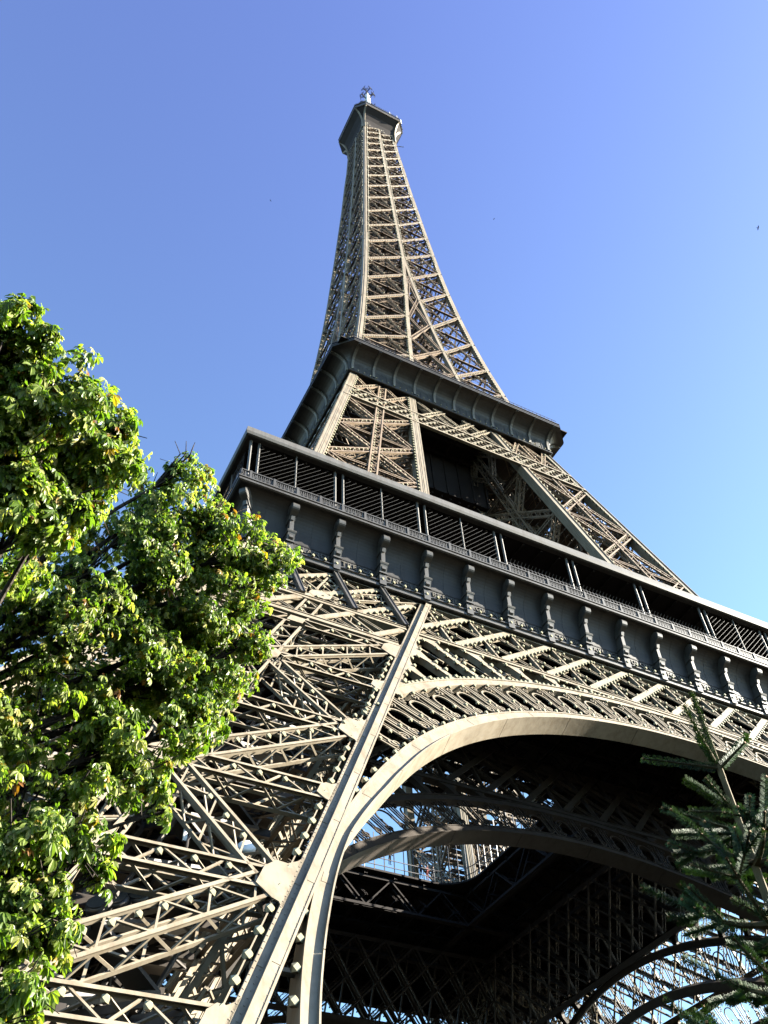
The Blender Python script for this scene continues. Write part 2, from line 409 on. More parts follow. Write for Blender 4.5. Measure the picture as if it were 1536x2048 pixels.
# ---- arches -------------------------------------------------------------------
RI, RF, RS, RO = 35.55, 36.42, 39.45, 40.2
_AD = np.radians([0, 55, 60, 64, 68, 72, 76, 80, 84, 90, 104])
def ri(a): return float(np.interp(abs(a), _AD, [35.55, 35.55, 35.68, 35.95, 36.25, 36.40, 36.53, 36.72, 36.95, 37.4, 38.6]))
def rf(a): return float(np.interp(abs(a), _AD, [36.42, 36.42, 36.52, 36.70, 36.88, 37.0, 37.18, 37.35, 37.52, 37.9, 39.1]))
PITCH_A = R(4.1)
def spiral(pl, r, ph, rad, turns, sgn, start, d, n=14):
    out = []
    for k in range(n+1):
        t = k/n; a = start+sgn*turns*2*math.pi*t; q = rad*(1-.82*t)
        out.append(pl.A(r+q*math.cos(a), ph+q*math.sin(a)/r, d))
    return out
def make_scrolls(pl, lim, mt, name, parent, join):
    out = []; m = MB(); N = int(lim/PITCH_A)
    for k in range(-N-1, N+1):
        ph = (k+.5)*PITCH_A
        if abs(ph)+PITCH_A*.45 > lim: continue
        if not join: m = MB()
        h = PITCH_A/2
        for s in (-1, 1):
            a = ph+s*(h-.0035)
            m.beam(pl.A(RF-.1, a), pl.A(RS+.1, a), .10, .07, pl.n, .0)
            m.beam(pl.A(RF-.1, a-s*.0085), pl.A(RS+.1, a-s*.0085), .04, .07, pl.n, .05)
        # pointed-round arch inside the panel
        pts = [pl.A(RF+.2+2.0*t, ph-(h-.018)*(1 if t < .75 else 1), .25) for t in (0, .4, .75)]
        w = h-.019
        arc = [pl.A(RF+1.7+.75*math.sin(a), ph-w*math.cos(a), .0) for a in np.linspace(0, math.pi, 11)]
        full = [pl.A(RF+.1, ph-w, .0)]+arc+[pl.A(RF+.1, ph+w, .0)]
        for p, q in zip(full[:-1], full[1:]): m.beam(p, q, .11, .09, pl.n, .03)
        inner = [pl.A(RF+1.55+.6*math.sin(a), ph-(w-.005)*math.cos(a), .0) for a in np.linspace(0, math.pi, 9)]
        # centre stem and volutes
        for s in (-1, 1):
            m_pts = spiral(pl, RF+.48, ph+s*(h*.50), .36, 1.35, s, 0, .02)
            for p, q in zip(m_pts[:-1], m_pts[1:]): m.beam(p, q, .08, .07, pl.n, -.02)
            m.beam(pl.A(RF+.55, ph+s*h*.62), pl.A(RF+1.5, ph+s*h*.36), .035, .05, pl.n, .04)
            m_pts = spiral(pl, RS-.36, ph+s*(h*.52), .27, 1.25, -s, math.pi, .02)
            for p, q in zip(m_pts[:-1], m_pts[1:]): m.beam(p, q, .06, .1, pl.n, -.02)
        if not join: out.append(m.build(name, mt, parent))
    if join: out.append(m.build(name, mt, parent))
    return out
def make_arch(parent, O, outer, mt, detailed):
    pl = Plane(O); m = MB()
    # where the leg edge cuts the arch
    def phmax(r):
        for a in np.linspace(0, 1.55, 600):
            z = (9.3+r*math.cos(a))/S1
            if r*math.sin(a) > i1(z)-.1: return a
        return 1.55
    aF, aO = R(102), phmax(RO)
    n = 216
    for i in range(n):
        a, b = -aF+2*aF*i/n, -aF+2*aF*(i+1)/n; g_ = .0006
        if pl.A(RI, a)[2] < .3 or pl.A(RI, b)[2] < .3: continue
        # box rib: front plate, soffit plate, rear plate; the soffit plates meet with a hairline joint
        gap = .0012 if i % 12 == 0 else -.0004
        def seg(f0, f1, d0, d1, a=a, b=b):
            m.poly([pl.A(f0(a), a, d0), pl.A(f0(b), b, d0), pl.A(f1(b), b, d0), pl.A(f1(a), a, d0), pl.A(f0(a), a, d1), pl.A(f0(b), b, d1), pl.A(f1(b), b, d1), pl.A(f1(a), a, d1)],
                   [(3, 2, 1, 0), (4, 5, 6, 7), (0, 1, 5, 4), (2, 3, 7, 6), (0, 4, 7, 3), (1, 2, 6, 5)])
        seg(ri, lambda x: ri(x)+.06, -.16, 1.1, a+gap, b)               # soffit plate with a proud lip
        seg(lambda x: ri(x)+.06, rf, .0, .10); seg(lambda x: ri(x)+.06, rf, .95, 1.05)
        seg(lambda x: rf(x)-.10, lambda x: rf(x)-.004, .10, .95); seg(lambda x: rf(x)-.11, rf, -.05, -.002)
        if i % 12 == 6: seg(lambda x: ri(x)+.12, lambda x: rf(x)-.14, -.012, .0, a, b)
    rib = m.build("arch" if outer else "inner_arch", mt, parent); m = MB()
    n = 48
    for i in range(n):
        a, b = -aO+2*aO*i/n, -aO+2*aO*(i+1)/n
        for r0_, r1_, d0, d1 in ((RS, RO, -.03, .12), (RS, RS+.12, .12, .5), (RO-.12, RO, .12, .5), (RO-.1, RO+.0, -.1, -.03), (RS, RS+.1, -.08, -.03)):
            m.poly([pl.A(r0_, a, d0), pl.A(r0_, b, d0), pl.A(r1_, b, d0), pl.A(r1_, a, d0), pl.A(r0_, a, d1), pl.A(r0_, b, d1), pl.A(r1_, b, d1), pl.A(r1_, a, d1)],
                   [(3, 2, 1, 0), (4, 5, 6, 7), (0, 1, 5, 4), (2, 3, 7, 6), (0, 4, 7, 3), (1, 2, 6, 5)])
    arch = rib; m.build("outer_band", mt, arch)
    # spandrel: plate pierced by round-headed slots
    sp = MB(); bl = MB(); ties = []
    zl = 44.75
    def rmax(a):
        # distance along the ray before the flange or the leg edge
        lo = RO
        for r in np.arange(RO, 60, .04):
            z = (9.3+r*math.cos(a))/S1; x = r*math.sin(a)
            if z > zl or abs(x) > i1(z)-.3: return r
        return 60
    for sg in (-1, 1):
        if sg > 0: sp.build("spandrel", mt, arch); sp = MB()
        for k in range(2, 11):
            a0, a1 = sg*k*PITCH_A, sg*(k+1)*PITCH_A
            mid = (a0+a1)/2; hw = PITCH_A/2
            if abs(mid) > aO+.02: continue
            bw = .0062
            L = abs(a1-a0)/2-bw
            rm = [rmax(mid+u*L) for u in (-1, 0, 1)]
            rt = min(rm)-.38; rad = L*42.0*.98
            full = [rmax(mid+u*hw) for u in np.linspace(-1, 1, 13)]
            if min(rm)-RO < .5:     # solid corner
                U = np.linspace(-1, 1, 9)
                lowp = [pl.A(RO-.02, mid+u*hw) for u in U]; hip = [pl.A(max(RO, rmax(mid+u*hw)), mid+u*hw) for u in U]
                for i in range(8): sp.plate([lowp[i], lowp[i+1], hip[i+1], hip[i]], pl.n, .25)
                continue
            rad = min(rad, rt-RO-.15)
            # slanting heads: each side of the head follows its own border
            U = np.linspace(-1, 1, 17)
            def head(u):
                base = (min(rm[0], rm[1]+1.2)*(1-u)/2+min(rm[2], rm[1]+1.2)*(1+u)/2)-.38
                return max(RO+.12, base-rad*(1-math.sqrt(max(0, 1-u*u))))
            lowp = [pl.A(head(u), mid+u*L) for u in U]
            hip = [pl.A(max(head(u)+.05, rmax(mid+u*L)), mid+u*L) for u in U]
            for i in range(16):
                sp.plate([lowp[i], lowp[i+1], hip[i+1], hip[i]], pl.n, .08)
                nn = pl.n*.45
                sp.poly([lowp[i], lowp[i+1], lowp[i+1]+nn, lowp[i]+nn], [(0, 1, 2, 3)])
            for u in (-1, 1):
                e = mid+u*(L+bw/2); r1_ = max(head(u), rmax(e))
                sp.plate([pl.A(RO-.02, mid+u*L), pl.A(RO-.02, mid+u*hw), pl.A(rmax(mid+u*hw), mid+u*hw), pl.A(rmax(mid+u*L), mid+u*L)], pl.n, .08)
                sp.plate([pl.A(RO-.02, mid+u*L), pl.A(head(u), mid+u*L), pl.A(head(u), mid+u*(L+.0012)), pl.A(RO-.02, mid+u*(L+.0012))], pl.n, .45)
                if outer:
                    c = max(1, int((head(u)-RO)/.8))
                    for j in range(c): bl.bulb(pl.A(RO+.3+(head(u)-RO)*j/c, mid+u*(L-.003), -.02), .15)
            if outer:
                for u in (-.75, -.4, 0, .4, .75): bl.bulb(pl.A(RO+.1, mid+u*L, -.02), .13)
                for u in (-.7, 0, .7): bl.bulb(pl.A(head(u)-.1, mid+u*L, -.02), .13)
    sp.build("spandrel", mt, arch)
    sc = make_scrolls(pl, phmax(RF+1.5)+.02, mt, "scroll_panel" if detailed else "scrollwork", arch, not detailed)
    if outer:
        a = -R(95)
        while a < R(95):
            if pl.A(RF, a)[2] > 2:
                ins_ = abs(a) < phmax(RF+1.2)
                bl.bulb(pl.A(rf(a)+(.08 if ins_ else .16), a, -.06 if ins_ else .1), .12 if ins_ else .165)
                if ins_: bl.bulb(pl.A(RF+1.15, a+PITCH_A/4, -.0), .11); bl.bulb(pl.A(RS-.1, a, -.06), .11)
            a += PITCH_A/2
        for a in np.linspace(R(80), R(95), 4):      # struts tying the rib to the leg
            for sg in (-1, 1):
                e = pl.A(rf(a), sg*a, .5); e2 = V(sg*(i1(e[2])+.3), e[1], e[2])
                if e[2] > 2: ties.append((e, e2))
        # bulbs between the leg and the rib
        tag(bl.build("light_bulbs", BULB, arch), kind="stuff")
        for e, e2 in ties:
            t_ = MB(); t_.beam(e, e2, .18, .18, pl.n); t_.build("tie_bar", mt, arch)
    return arch
make_arch(tower, 59.44, True, IRON, True)
a2 = make_arch(tower, 59.44, True, IRON, False); a2.rotation_euler = (0, 0, math.pi/2)
for k in (2, 3):
    c = a2.copy(); COL.objects.link(c); c.rotation_euler = (0, 0, k*math.pi/2)
    for ch in [x for x in COL.objects if x.parent == a2]:
        e = ch.copy(); COL.objects.link(e); e.parent = c
around(make_arch(tower, 44.77, False, IRON_SHADED, False))

# ---- first floor ---------------------------------------------------------------
def sweep(m, prof, closed=True, chamfer=0.0, gapless=True):
    """sweep a (half width, z) profile along one side of a square, mitred at the corners"""
    pts = [(-h, -h, z) for h, z in prof]+[(h, -h, z) for h, z in prof]; n = len(prof)
    m.poly(pts, [(i, (i+1) % n, (i+1) % n+n, i+n) for i in range(n if closed else n-1)])
def make_gallery(parent):
    m = MB(); WB = 34.15
    cove = MB()
    cv = [(WB, 52.2), (WB, 53.5), (WB+.02, 53.52), (WB+.02, 53.62), (WB, 53.64)]+[(WB+1.45*(1-math.cos(a)), 54.3+2.25*math.sin(a)) for a in np.linspace(0, math.pi/2, 12)]
    cv += [(WB+1.5, 56.6), (33.6, 56.6), (33.6, 52.2)]
    sweep(cove, cv)
    # base moulding and ledge
    sweep(m, [(34.45, 51.55), (34.55, 51.6), (34.55, 51.78), (34.42, 51.85), (34.42, 52.08), (34.55, 52.14), (34.55, 52.22), (33.5, 52.22), (33.5, 51.55)])
    sweep(m, [(35.72, 56.55), (35.86, 56.62), (35.86, 56.8), (35.80, 56.84), (35.92, 56.9), (35.92, 57.02), (33.0, 57.02), (33.0, 56.55)])
    gal = m.build("gallery_front", GREY, parent)
    # seams in the cove
    # roof edge
    rf = MB()
    sweep(rf, [(35.45, 62.78), (35.62, 62.84), (35.70, 63.1), (35.62, 63.75), (35.3, 63.92), (30.0, 64.05), (28.0, 64.05), (28.0, 63.15), (34.9, 63.05), (35.0, 62.78)])
    rf.build("roof_edge", GREYL, gal)
    sof = MB()
    sweep(sof, [(35.1, 62.95), (27.9, 63.12), (27.9, 63.02), (35.1, 62.86)])
    for x in np.arange(-34, 34.1, PIN/2): sof.beam((x, -34.9, 62.75), (x, -28, 62.9), .16, .2, (0, 0, -1), -.05)
    sof.build("roof_soffit", DARK, gal)
    # balustrade
    b = MB(); F = V(0, 1, 0); H = 35.7
    b.beam((-H, -H, 57.90), (H, -H, 57.90), .10, .16, F, -.08); b.beam((-H, -H, 57.16), (H, -H, 57.16), .10, .12, F, -.06); b.beam((-H, -H, 57.50), (H, -H, 57.50), .06, .06, F, -.03)
    x = -H
    while x < H:
        b.beam((x, -H, 57.05), (x, -H, 57.9), .075, .08, F, -.04)
        b.beam((x, -H, 57.2), (x+.16, -H, 57.5), .05, .05, F, -.02); b.beam((x+.32, -H, 57.2), (x+.16, -H, 57.5), .05, .05, F, -.02)
        b.beam((x+.16, -H, 57.5), (x+.16, -H, 57.88), .06, .06, F, -.03); x += .32
    for k in range(-18, 19): b.beam((k*PIN/2, -H, 57.02), (k*PIN/2, -H, 58.0), .2, .2, F, -.1)
    # curved guard rods over the open bays
    x = -35+6*PIN+.5
    while x < -35+12*PIN:
        p = [V(x, -35.55, 57.9), V(x, -35.5, 58.5), V(x, -35.42, 58.8), V(x+.03, -35.7, 59.0)]
        for a, c in zip(p[:-1], p[1:]): b.beam(a, c, .05, .05, V(1, 0, 0), -.02)
        x += .36
    for z in (58.25, 58.6): b.beam((-11.7, -35.5, z), (11.7, -35.5, z), .03, .03, F)
    b.build("balustrade", GREY, gal)
    # netting of the closed bays
    nw = MB()
    for k in list(range(0, 6))+list(range(12, 18)):
        if k % 2: continue
        if nw.bm: nw.build('netting', WIRE, gal); nw = MB()
        x0, x1, z0, z1 = -34.96+k*PIN+.5, -34.96+(k+2)*PIN-.5, 57.9, 62.0
        s = .50
        for sg in (1,):
            c = -(z1-z0)
            while c < (x1-x0):
                xa, za, xb, zb = x0+c, z0, x0+c+(z1-z0), z1
                if xa < x0: za += (x0-xa); xa = x0
                if xb > x1: zb -= (xb-x1); xb = x1
                if xb-xa > .1:
                    nw.beam((xa, -35.25, za), (xb, -35.25, zb), .015, .015, F)
                c += s
    nw.build("netting", WIRE, gal)
    # consoles
    cs = MB()
    def prism(pts, w, x=0):
        n = len(pts); vs_ = [(x-w/2, -h, z) for h, z in pts]+[(x+w/2, -h, z) for h, z in pts]
        cs.poly(vs_, [tuple(range(n-1, -1, -1)), tuple(range(n, 2*n))]+[(i, (i+1) % n, (i+1) % n+n, i+n) for i in range(n)])
    C = (35.12, 56.02)
    vol = [(C[0]+.56*math.cos(a), C[1]+.52*math.sin(a)) for a in np.linspace(-1.2, 2.2, 14)]
    prism(vol+[(34.3, 56.55), (34.3, 54.9), (34.85, 55.1), (35.0, 55.35)], .54)
    for r_v, w in ((.50, .62), (.36, .68), (.2, .74)):
        prism([(C[0]+r_v*math.cos(a), C[1]+r_v*math.sin(a)) for a in np.linspace(0, 2*math.pi, 16, endpoint=False)], w)
    prism([(34.95, 55.5), (35.12, 55.35), (35.0, 55.0), (34.8, 55.2)], .30)
    prism([(34.1, 53.75), (34.86, 53.75), (34.90, 55.2), (34.1, 56.4)], .34)
    prism([(34.1, 53.86), (35.0, 53.86), (35.06, 53.74), (35.0, 53.62), (34.1, 53.62)], .74)
    prism([(34.1, 53.62), (34.98, 53.62), (34.72, 52.95), (34.1, 52.95)], .60)
    prism([(34.1, 52.96), (34.78, 52.96), (34.78, 52.82), (34.1, 52.82)], .68)
    prism([(34.1, 52.82), (34.66, 52.82), (34.66, 51.72), (34.1, 51.72)], .56)
    prism([(34.6, 53.3), (34.92, 53.4), (34.92, 53.15), (34.7, 53.0)], .34)
    c0 = cs.build("console", GREY, gal); c0.location = (-34.96+PIN, 0, 0)
    for k in range(2, 18):
        c = c0.copy(); COL.objects.link(c); c.location = (-34.96+k*PIN, 0, 0)
    # diagonal corner console
    c = c0.copy(); COL.objects.link(c); c.rotation_euler = (0, 0, -math.pi/4)
    c.location = (-34.62+34.62*math.sin(math.pi/4), -34.62+34.62*math.cos(math.pi/4), 0)
    # posts: twin uprights over every second console
    pm = MB()
    for e in (-.36, .36):
        pm.tube([V(e, 0, 57.0), V(e, 0, 63.0)], .115, 8)
        pm.tube([V(e, 0, 57.0), V(e, 0, 58.1)], .16, 8)
    pm.beam((-.36, 0, 57.6), (.36, 0, 57.6), .1, .08, F)
    p0 = pm.build("post", GREYL, gal, smooth=False); p0.location = (-34.96+.3, -35.0, 0)
    for k in range(2, 18, 2):
        c = p0.copy(); COL.objects.link(c); c.location = (-34.96+k*PIN, -35.0, 0)
    sm = MB(); sm.tube([V(0, 0, 57), V(0, 0, 63)], .075, 8); sm.tube([V(0, 0, 57), V(0, 0, 58.1)], .13, 8)
    s0 = sm.build("cage_bar", GREYL, gal); s0.location = (-34.96+PIN, -35.1, 0)
    for k in (3, 5, 13, 15, 17):
        c = s0.copy(); COL.objects.link(c); c.location = (-34.96+k*PIN, -35.1, 0)
    # bulbs on the moulding
    bl = MB()
    for k in range(72): bl.bulb((-34.4+(k+.5)*PIN/4-.1, -34.62, 52.3), .13)
    tag(bl.build("light_bulbs", BULB, gal), kind="stuff")
    seam = cove
    for k in range(18):
        x = -34.96+(k+.5)*PIN
        pr = cv[4:17]
        for (h0, z0), (h1, z1) in zip(pr[:-1], pr[1:]): seam.beam((x, -h0-.004, z0), (x, -h1-.004, z1), .05, .02, F, -.015)
    for k in range(18):      # framed panel behind each name
        x0, x1 = -34.96+k*PIN+.4, -34.96+(k+1)*PIN-.4
        for z in (52.62, 53.44): seam.beam((x0, -WB, z), (x1, -WB, z), .05, .04, F, -.04)
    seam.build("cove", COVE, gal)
    return gal
gals = [make_gallery(tower)]
gal = gals[0]
around(gal)
# names on the front frieze, raised letters
NAMES = ["SEGUIN", "LALANDE", "TRESCA", "PONCELET", "BRESSE", "LAGRANGE", "BELANGER", "CUVIER", "LAPLACE", "DULONG", "CHASLES", "LAVOISIER", "AMPERE", "CHEVREUL"]
def text_mesh(s, size, depth):
    cu = bpy.data.curves.new("lettering", 'FONT'); cu.body = s; cu.size = size; cu.extrude = depth; cu.align_x = 'CENTER'; cu.space_character = 1.22
    o = bpy.data.objects.new("lettering", cu); COL.objects.link(o)
    bpy.context.view_layer.update()
    me = bpy.data.meshes.new_from_object(o.evaluated_get(bpy.context.evaluated_depsgraph_get()))
    bpy.data.objects.remove(o); me.materials.clear(); me.materials.append(LETTER); return me
for k, s in enumerate(NAMES):
    o = link("lettering", text_mesh(s, .66, .03), gal)
    o.rotation_euler = (math.pi/2, 0, 0); o.location = (-34.96+(k+.5)*PIN, -34.19, 52.80)

# decks
def ring(m, outer, inner, z0, z1, rc=4.0, n=6):
    """square plate with a round-cornered square opening"""
    ins = []
    for cx, cy_, a0 in ((1, 1, 0), (-1, 1, 90), (-1, -1, 180), (1, -1, 270)):
        for k in range(n+1):
            a = R(a0+90*k/n); ins.append((cx*(inner-rc)+rc*math.cos(a), cy_*(inner-rc)+rc*math.sin(a)))
    N = len(ins)
    out = []
    for (x, y) in ins:
        t = outer/max(abs(x), abs(y)); out.append((x*t, y*t))
    # snap the diagonal ones on the corners
    vs_ = [(x, y, z) for z in (z0, z1) for x, y in ins]+[(x, y, z) for z in (z0, z1) for x, y in out]
    fs = []
    for i in range(N):
        j = (i+1) % N
        fs += [(i, j, 2*N+j, 2*N+i), (N+j, N+i, 3*N+i, 3*N+j), (j, i, N+i, N+j), (2*N+i, 2*N+j, 3*N+j, 3*N+i)]
    m.poly(vs_, fs); return ins
dk = MB(); ins = ring(dk, 34.0, 11.2, 56.3, 56.52)
for x in np.arange(-33, 33.1, PIN):
    for a, b in (((x, -33.5), (x, -11.4 if abs(x) < 11.4 else 33.5)), ((x, 11.4 if abs(x) < 11.4 else 33.5), (x, 33.5))):
        if abs(a[1]-b[1]) < 1: continue
        girder(dk, V(*a, 54.6), V(*b, 54.6), V(1, 0, 0), 2.6, .35, .22)
        girder(dk, V(a[1], a[0], 54.6), V(b[1], b[0], 54.6), V(0, 1, 0), 2.6, .35, .22)
for w, z in ((11.6, 54.0), (19.3, 52.6)):
    for s in (-1, 1):
        girder(dk, V(-w*1.6, s*w, z), V(w*1.6, s*w, z), V(0, 1, 0), 3.4, .8, .3); girder(dk, V(s*w, -w*1.6, z), V(s*w, w*1.6, z), V(1, 0, 0), 3.4, .8, .3)
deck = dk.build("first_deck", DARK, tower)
rl = MB()
for i in range(len(ins)):
    a = V(*ins[i], 57.0); b = V(*ins[(i+1) % len(ins)], 57.0); L = np.linalg.norm(b-a)
    for z in (57.0, 57.9): rl.beam(a+V(0, 0, z-57), b+V(0, 0, z-57), .08, .08, V(0, 0, 1))
    for j in range(max(1, int(L/1.3))):
        p = a+(b-a)*j/max(1, int(L/1.3)); rl.beam(p-V(0, 0, .6), p+V(0, 0, 4.2), .1, .1, nrm(V(p[0], p[1], .01)))
rl.build("void_railing", BLACKM, deck)
pv = MB()
for s in (-1, 1):
    for ax_ in (0, 1):
        a, b = (-13, s*27.5), (13, s*27.5)
        for k in range(9):
            x = -13+k*3.25
            p = (x, s*27.2) if ax_ == 0 else (s*27.2, x)
            pv.beam((*p, 56.6), (*p, 62.6), .3, .3, V(1, 0, 0), -.15)
        p, q = ((-13, s*27.6), (13, s*27.6)) if ax_ == 0 else ((s*27.6, -13), (s*27.6, 13))
        pv.beam((*p, 59.6), (*q, 59.6), 6.0, .12, V(0, 1, 0) if ax_ == 0 else V(1, 0, 0))
pv.build("pavilion", DARK, deck)

# ---- upper legs (first to second floor) ------------------------------------------
def o2(z): return 29.435-.25966*(z-63)
def i2(z): return 14.48-.164*(z-63)
def make_upper(parent):
    cols = MB(); br = MB(); bul = MB(); br2 = MB()
    fs = leg_faces(o2, i2)
    for k, cf in enumerate((fs[0][0], fs[0][1], fs[3][1], fs[1][1])):
        p, q = cf(57), cf(113); a = nrm(q-p)
        ctr = V(-(o2(85)+i2(85))/2, -(o2(85)+i2(85))/2, 85)
        sx = np.sign(ctr[0]-cf(85)[0]); sy = np.sign(ctr[1]-cf(85)[1])
        nf = nrm(V(0, 1, -(.25966 if k < 2 else .164)))*sy; base = V(sx*.5, 0, 0)
        cols.beam(p+base, q+base, 1.12, .12, nf, -.12); cols.beam(p+base, q+base, .9, .9, nf, 0); cols.beam(p+base, q+base, 1.12, .1, nf, .9)
        for e in (-.45, .45, -.1, .1): cols.beam(p+base+V(e*sx, 0, 0), q+base+V(e*sx, 0, 0), .1, .03, nf, -.15)
    zn = [58.5, 70, 80.6, 91, 101.6]
    for fi, (A, B) in enumerate(fs):
        ctr = V(-(o2(85)+i2(85))/2, -(o2(85)+i2(85))/2, 85); n = face_normal(A, B, 85, ctr); M = lambda z: (A(z)+B(z))/2
        bb = bul if fi < 2 else None
        for z0, z1 in zip(zn[:-1], zn[1:]):
            h = nrm(B(z0)-A(z0)); zm = (z0+z1)/2
            for p, q in ((A(z0)+h*.9, B(z1)-h*.9), (B(z0)-h*.9, A(z1)+h*.9)):
                girder(br, p, q, n, .8, .9, .19, off=.06, pitch=.9, bulbs=bb, bs=.8)
            girder(br, A(z1)+h*.9, B(z1)-h*.9, n, .45, .8, .15, off=.12)
        girder(br, M(58), M(112), n, 1.0, .8, .2, off=.0, bulbs=bb)
        for z0, z1 in ((106.1, 112.4),):
            h = nrm(B(z0)-A(z0))
            for p, q in ((A(z0)+h*.9, M(z1)-h*.5), (M(z0)-h*.5, A(z1)+h*.9), (M(z0)+h*.5, B(z1)-h*.9), (B(z0)-h*.9, M(z1)+h*.5)):
                girder(br, p, q, n, .55, .8, .17, off=.06, bulbs=bb, bs=.8)
        if fi == 0:
            rg = random.Random(9)  # plates added in the upper leg to keep sun out and look dark
            for z in np.arange(60, 112, 4.6):
                for k in range(9):
                    if rg.random() < .22: continue
                    b_ = .14+.74*k/9; f3 = lambda t, u: V(-(o2(z)+(i2(z)-o2(z))*t), -(o2(z)+(i2(z)-o2(z))*u), z)
                    br2.beam(f3(.12, b_), f3(.88, b_), .8, .1, V(0, 0, 1))
        for z in np.arange(63, 112, 2.2):      # sway rods and pipes inside the leg
            f = lambda t, u: ctr*0+V(-(o2(z)+(i2(z)-o2(z))*t), -(o2(z)+(i2(z)-o2(z))*u), z)
            if fi == 0:
                br.beam(f(.1, .1), f(.9, .9), .16, .2, V(0, 0, 1)); br.beam(f(.9, .1), f(.1, .9), .16, .2, V(0, 0, 1))
                br.beam(f(.35, .2), f(.65, .2), .2, .2, V(0, 0, 1)); br.beam(f(.3, .5), f(.7, .5), .2, .2, V(0, 0, 1))
        if fi < 2:
            z = 64
            h = nrm(B(80)-A(80))
            while z < 112: bul.bulb(A(z)+h*1.15-n*.02, .15); bul.bulb(B(z)-h*1.15-n*.02, .15); z += .9
    for a, b in ((-1.6, -.5), (-.5, -1.6), (.5, 1.6), (1.6, .5)):
        f = lambda z: V(-((o2(z)+i2(z))/2+a), -((o2(z)+i2(z))/2+b), z)
        girder(br, f(57), f(112), nrm(V(1, 1, -.4)), .8, .8, .16)
    leg = cols.build("upper_leg", IRON, parent); br.build("bracing", IRON_U, leg); br2.build("diaphragm_shade_plates", IRON_SHADED, leg)
    tag(bul.build("light_bulbs", BULB, leg), kind="stuff"); return leg
around(make_upper(tower))
def make_band(parent):
    m = MB(); bl = MB(); pl = Plane(o2(0), .25966); top, bot = 105.9, 102.2
    w = lambda z: o2(z)-.3
    for z, ww in ((top, .35), (bot, .42)):
        m.beam(pl.P(-w(z), z), pl.P(w(z), z), ww, .4, pl.n, -.2)
    reg = lambda x, z: abs(x) < o2(z)-1 and bot < z < top+.02
    for x in np.arange(-24, 24.1, 1.5):
        for s in (-1, 1):
            c = clip(pl, V(x, bot), V(x+s*3.2, top), reg)
            if c:
                p, q = pl.P(*c[0]), pl.P(*c[1]); m.beam(p, q, .34 if s > 0 else .1, .12 if s > 0 else .3, pl.n, -.1 if s > 0 else -.06)
                for i in range(4): bl.bulb(p+(q-p)*(i+.5)/4-pl.n*.14+V(.2*s, 0, 0), .12)
    # struts between the legs above the band
    for p, q in (((-6.6, 106.2), (-1.6, 112.3)), ((6.6, 106.2), (1.6, 112.3)), ((-1.2, 106.2), (-6.0, 112.3)), ((1.2, 106.2), (6.0, 112.3)), ((-1.4, 106.2), (3.2, 112.3)), ((1.4, 106.2), (-3.2, 112.3))):
        girder(m, pl.P(*p), pl.P(*q), pl.n, .6, .7, .17, bulbs=bl)
    # the web girder behind, under the second floor
    for z in (104, 108, 111.5): m.beam(V(-9, -i2(z), z), V(9, -i2(z), z), .5, .5, V(0, 1, 0))
    for x in np.arange(-9, 9.1, 3): m.beam(V(x, -i2(108), 103.5), V(x+3, -i2(108), 111.5), .3, .3, V(0, 1, 0)); m.beam(V(x+3, -i2(108), 103.5), V(x, -i2(108), 111.5), .3, .3, V(0, 1, 0))
    o = m.build("band_truss", IRON, parent); tag(bl.build("light_bulbs", BULB, o), kind="stuff"); return o
around(make_band(tower))

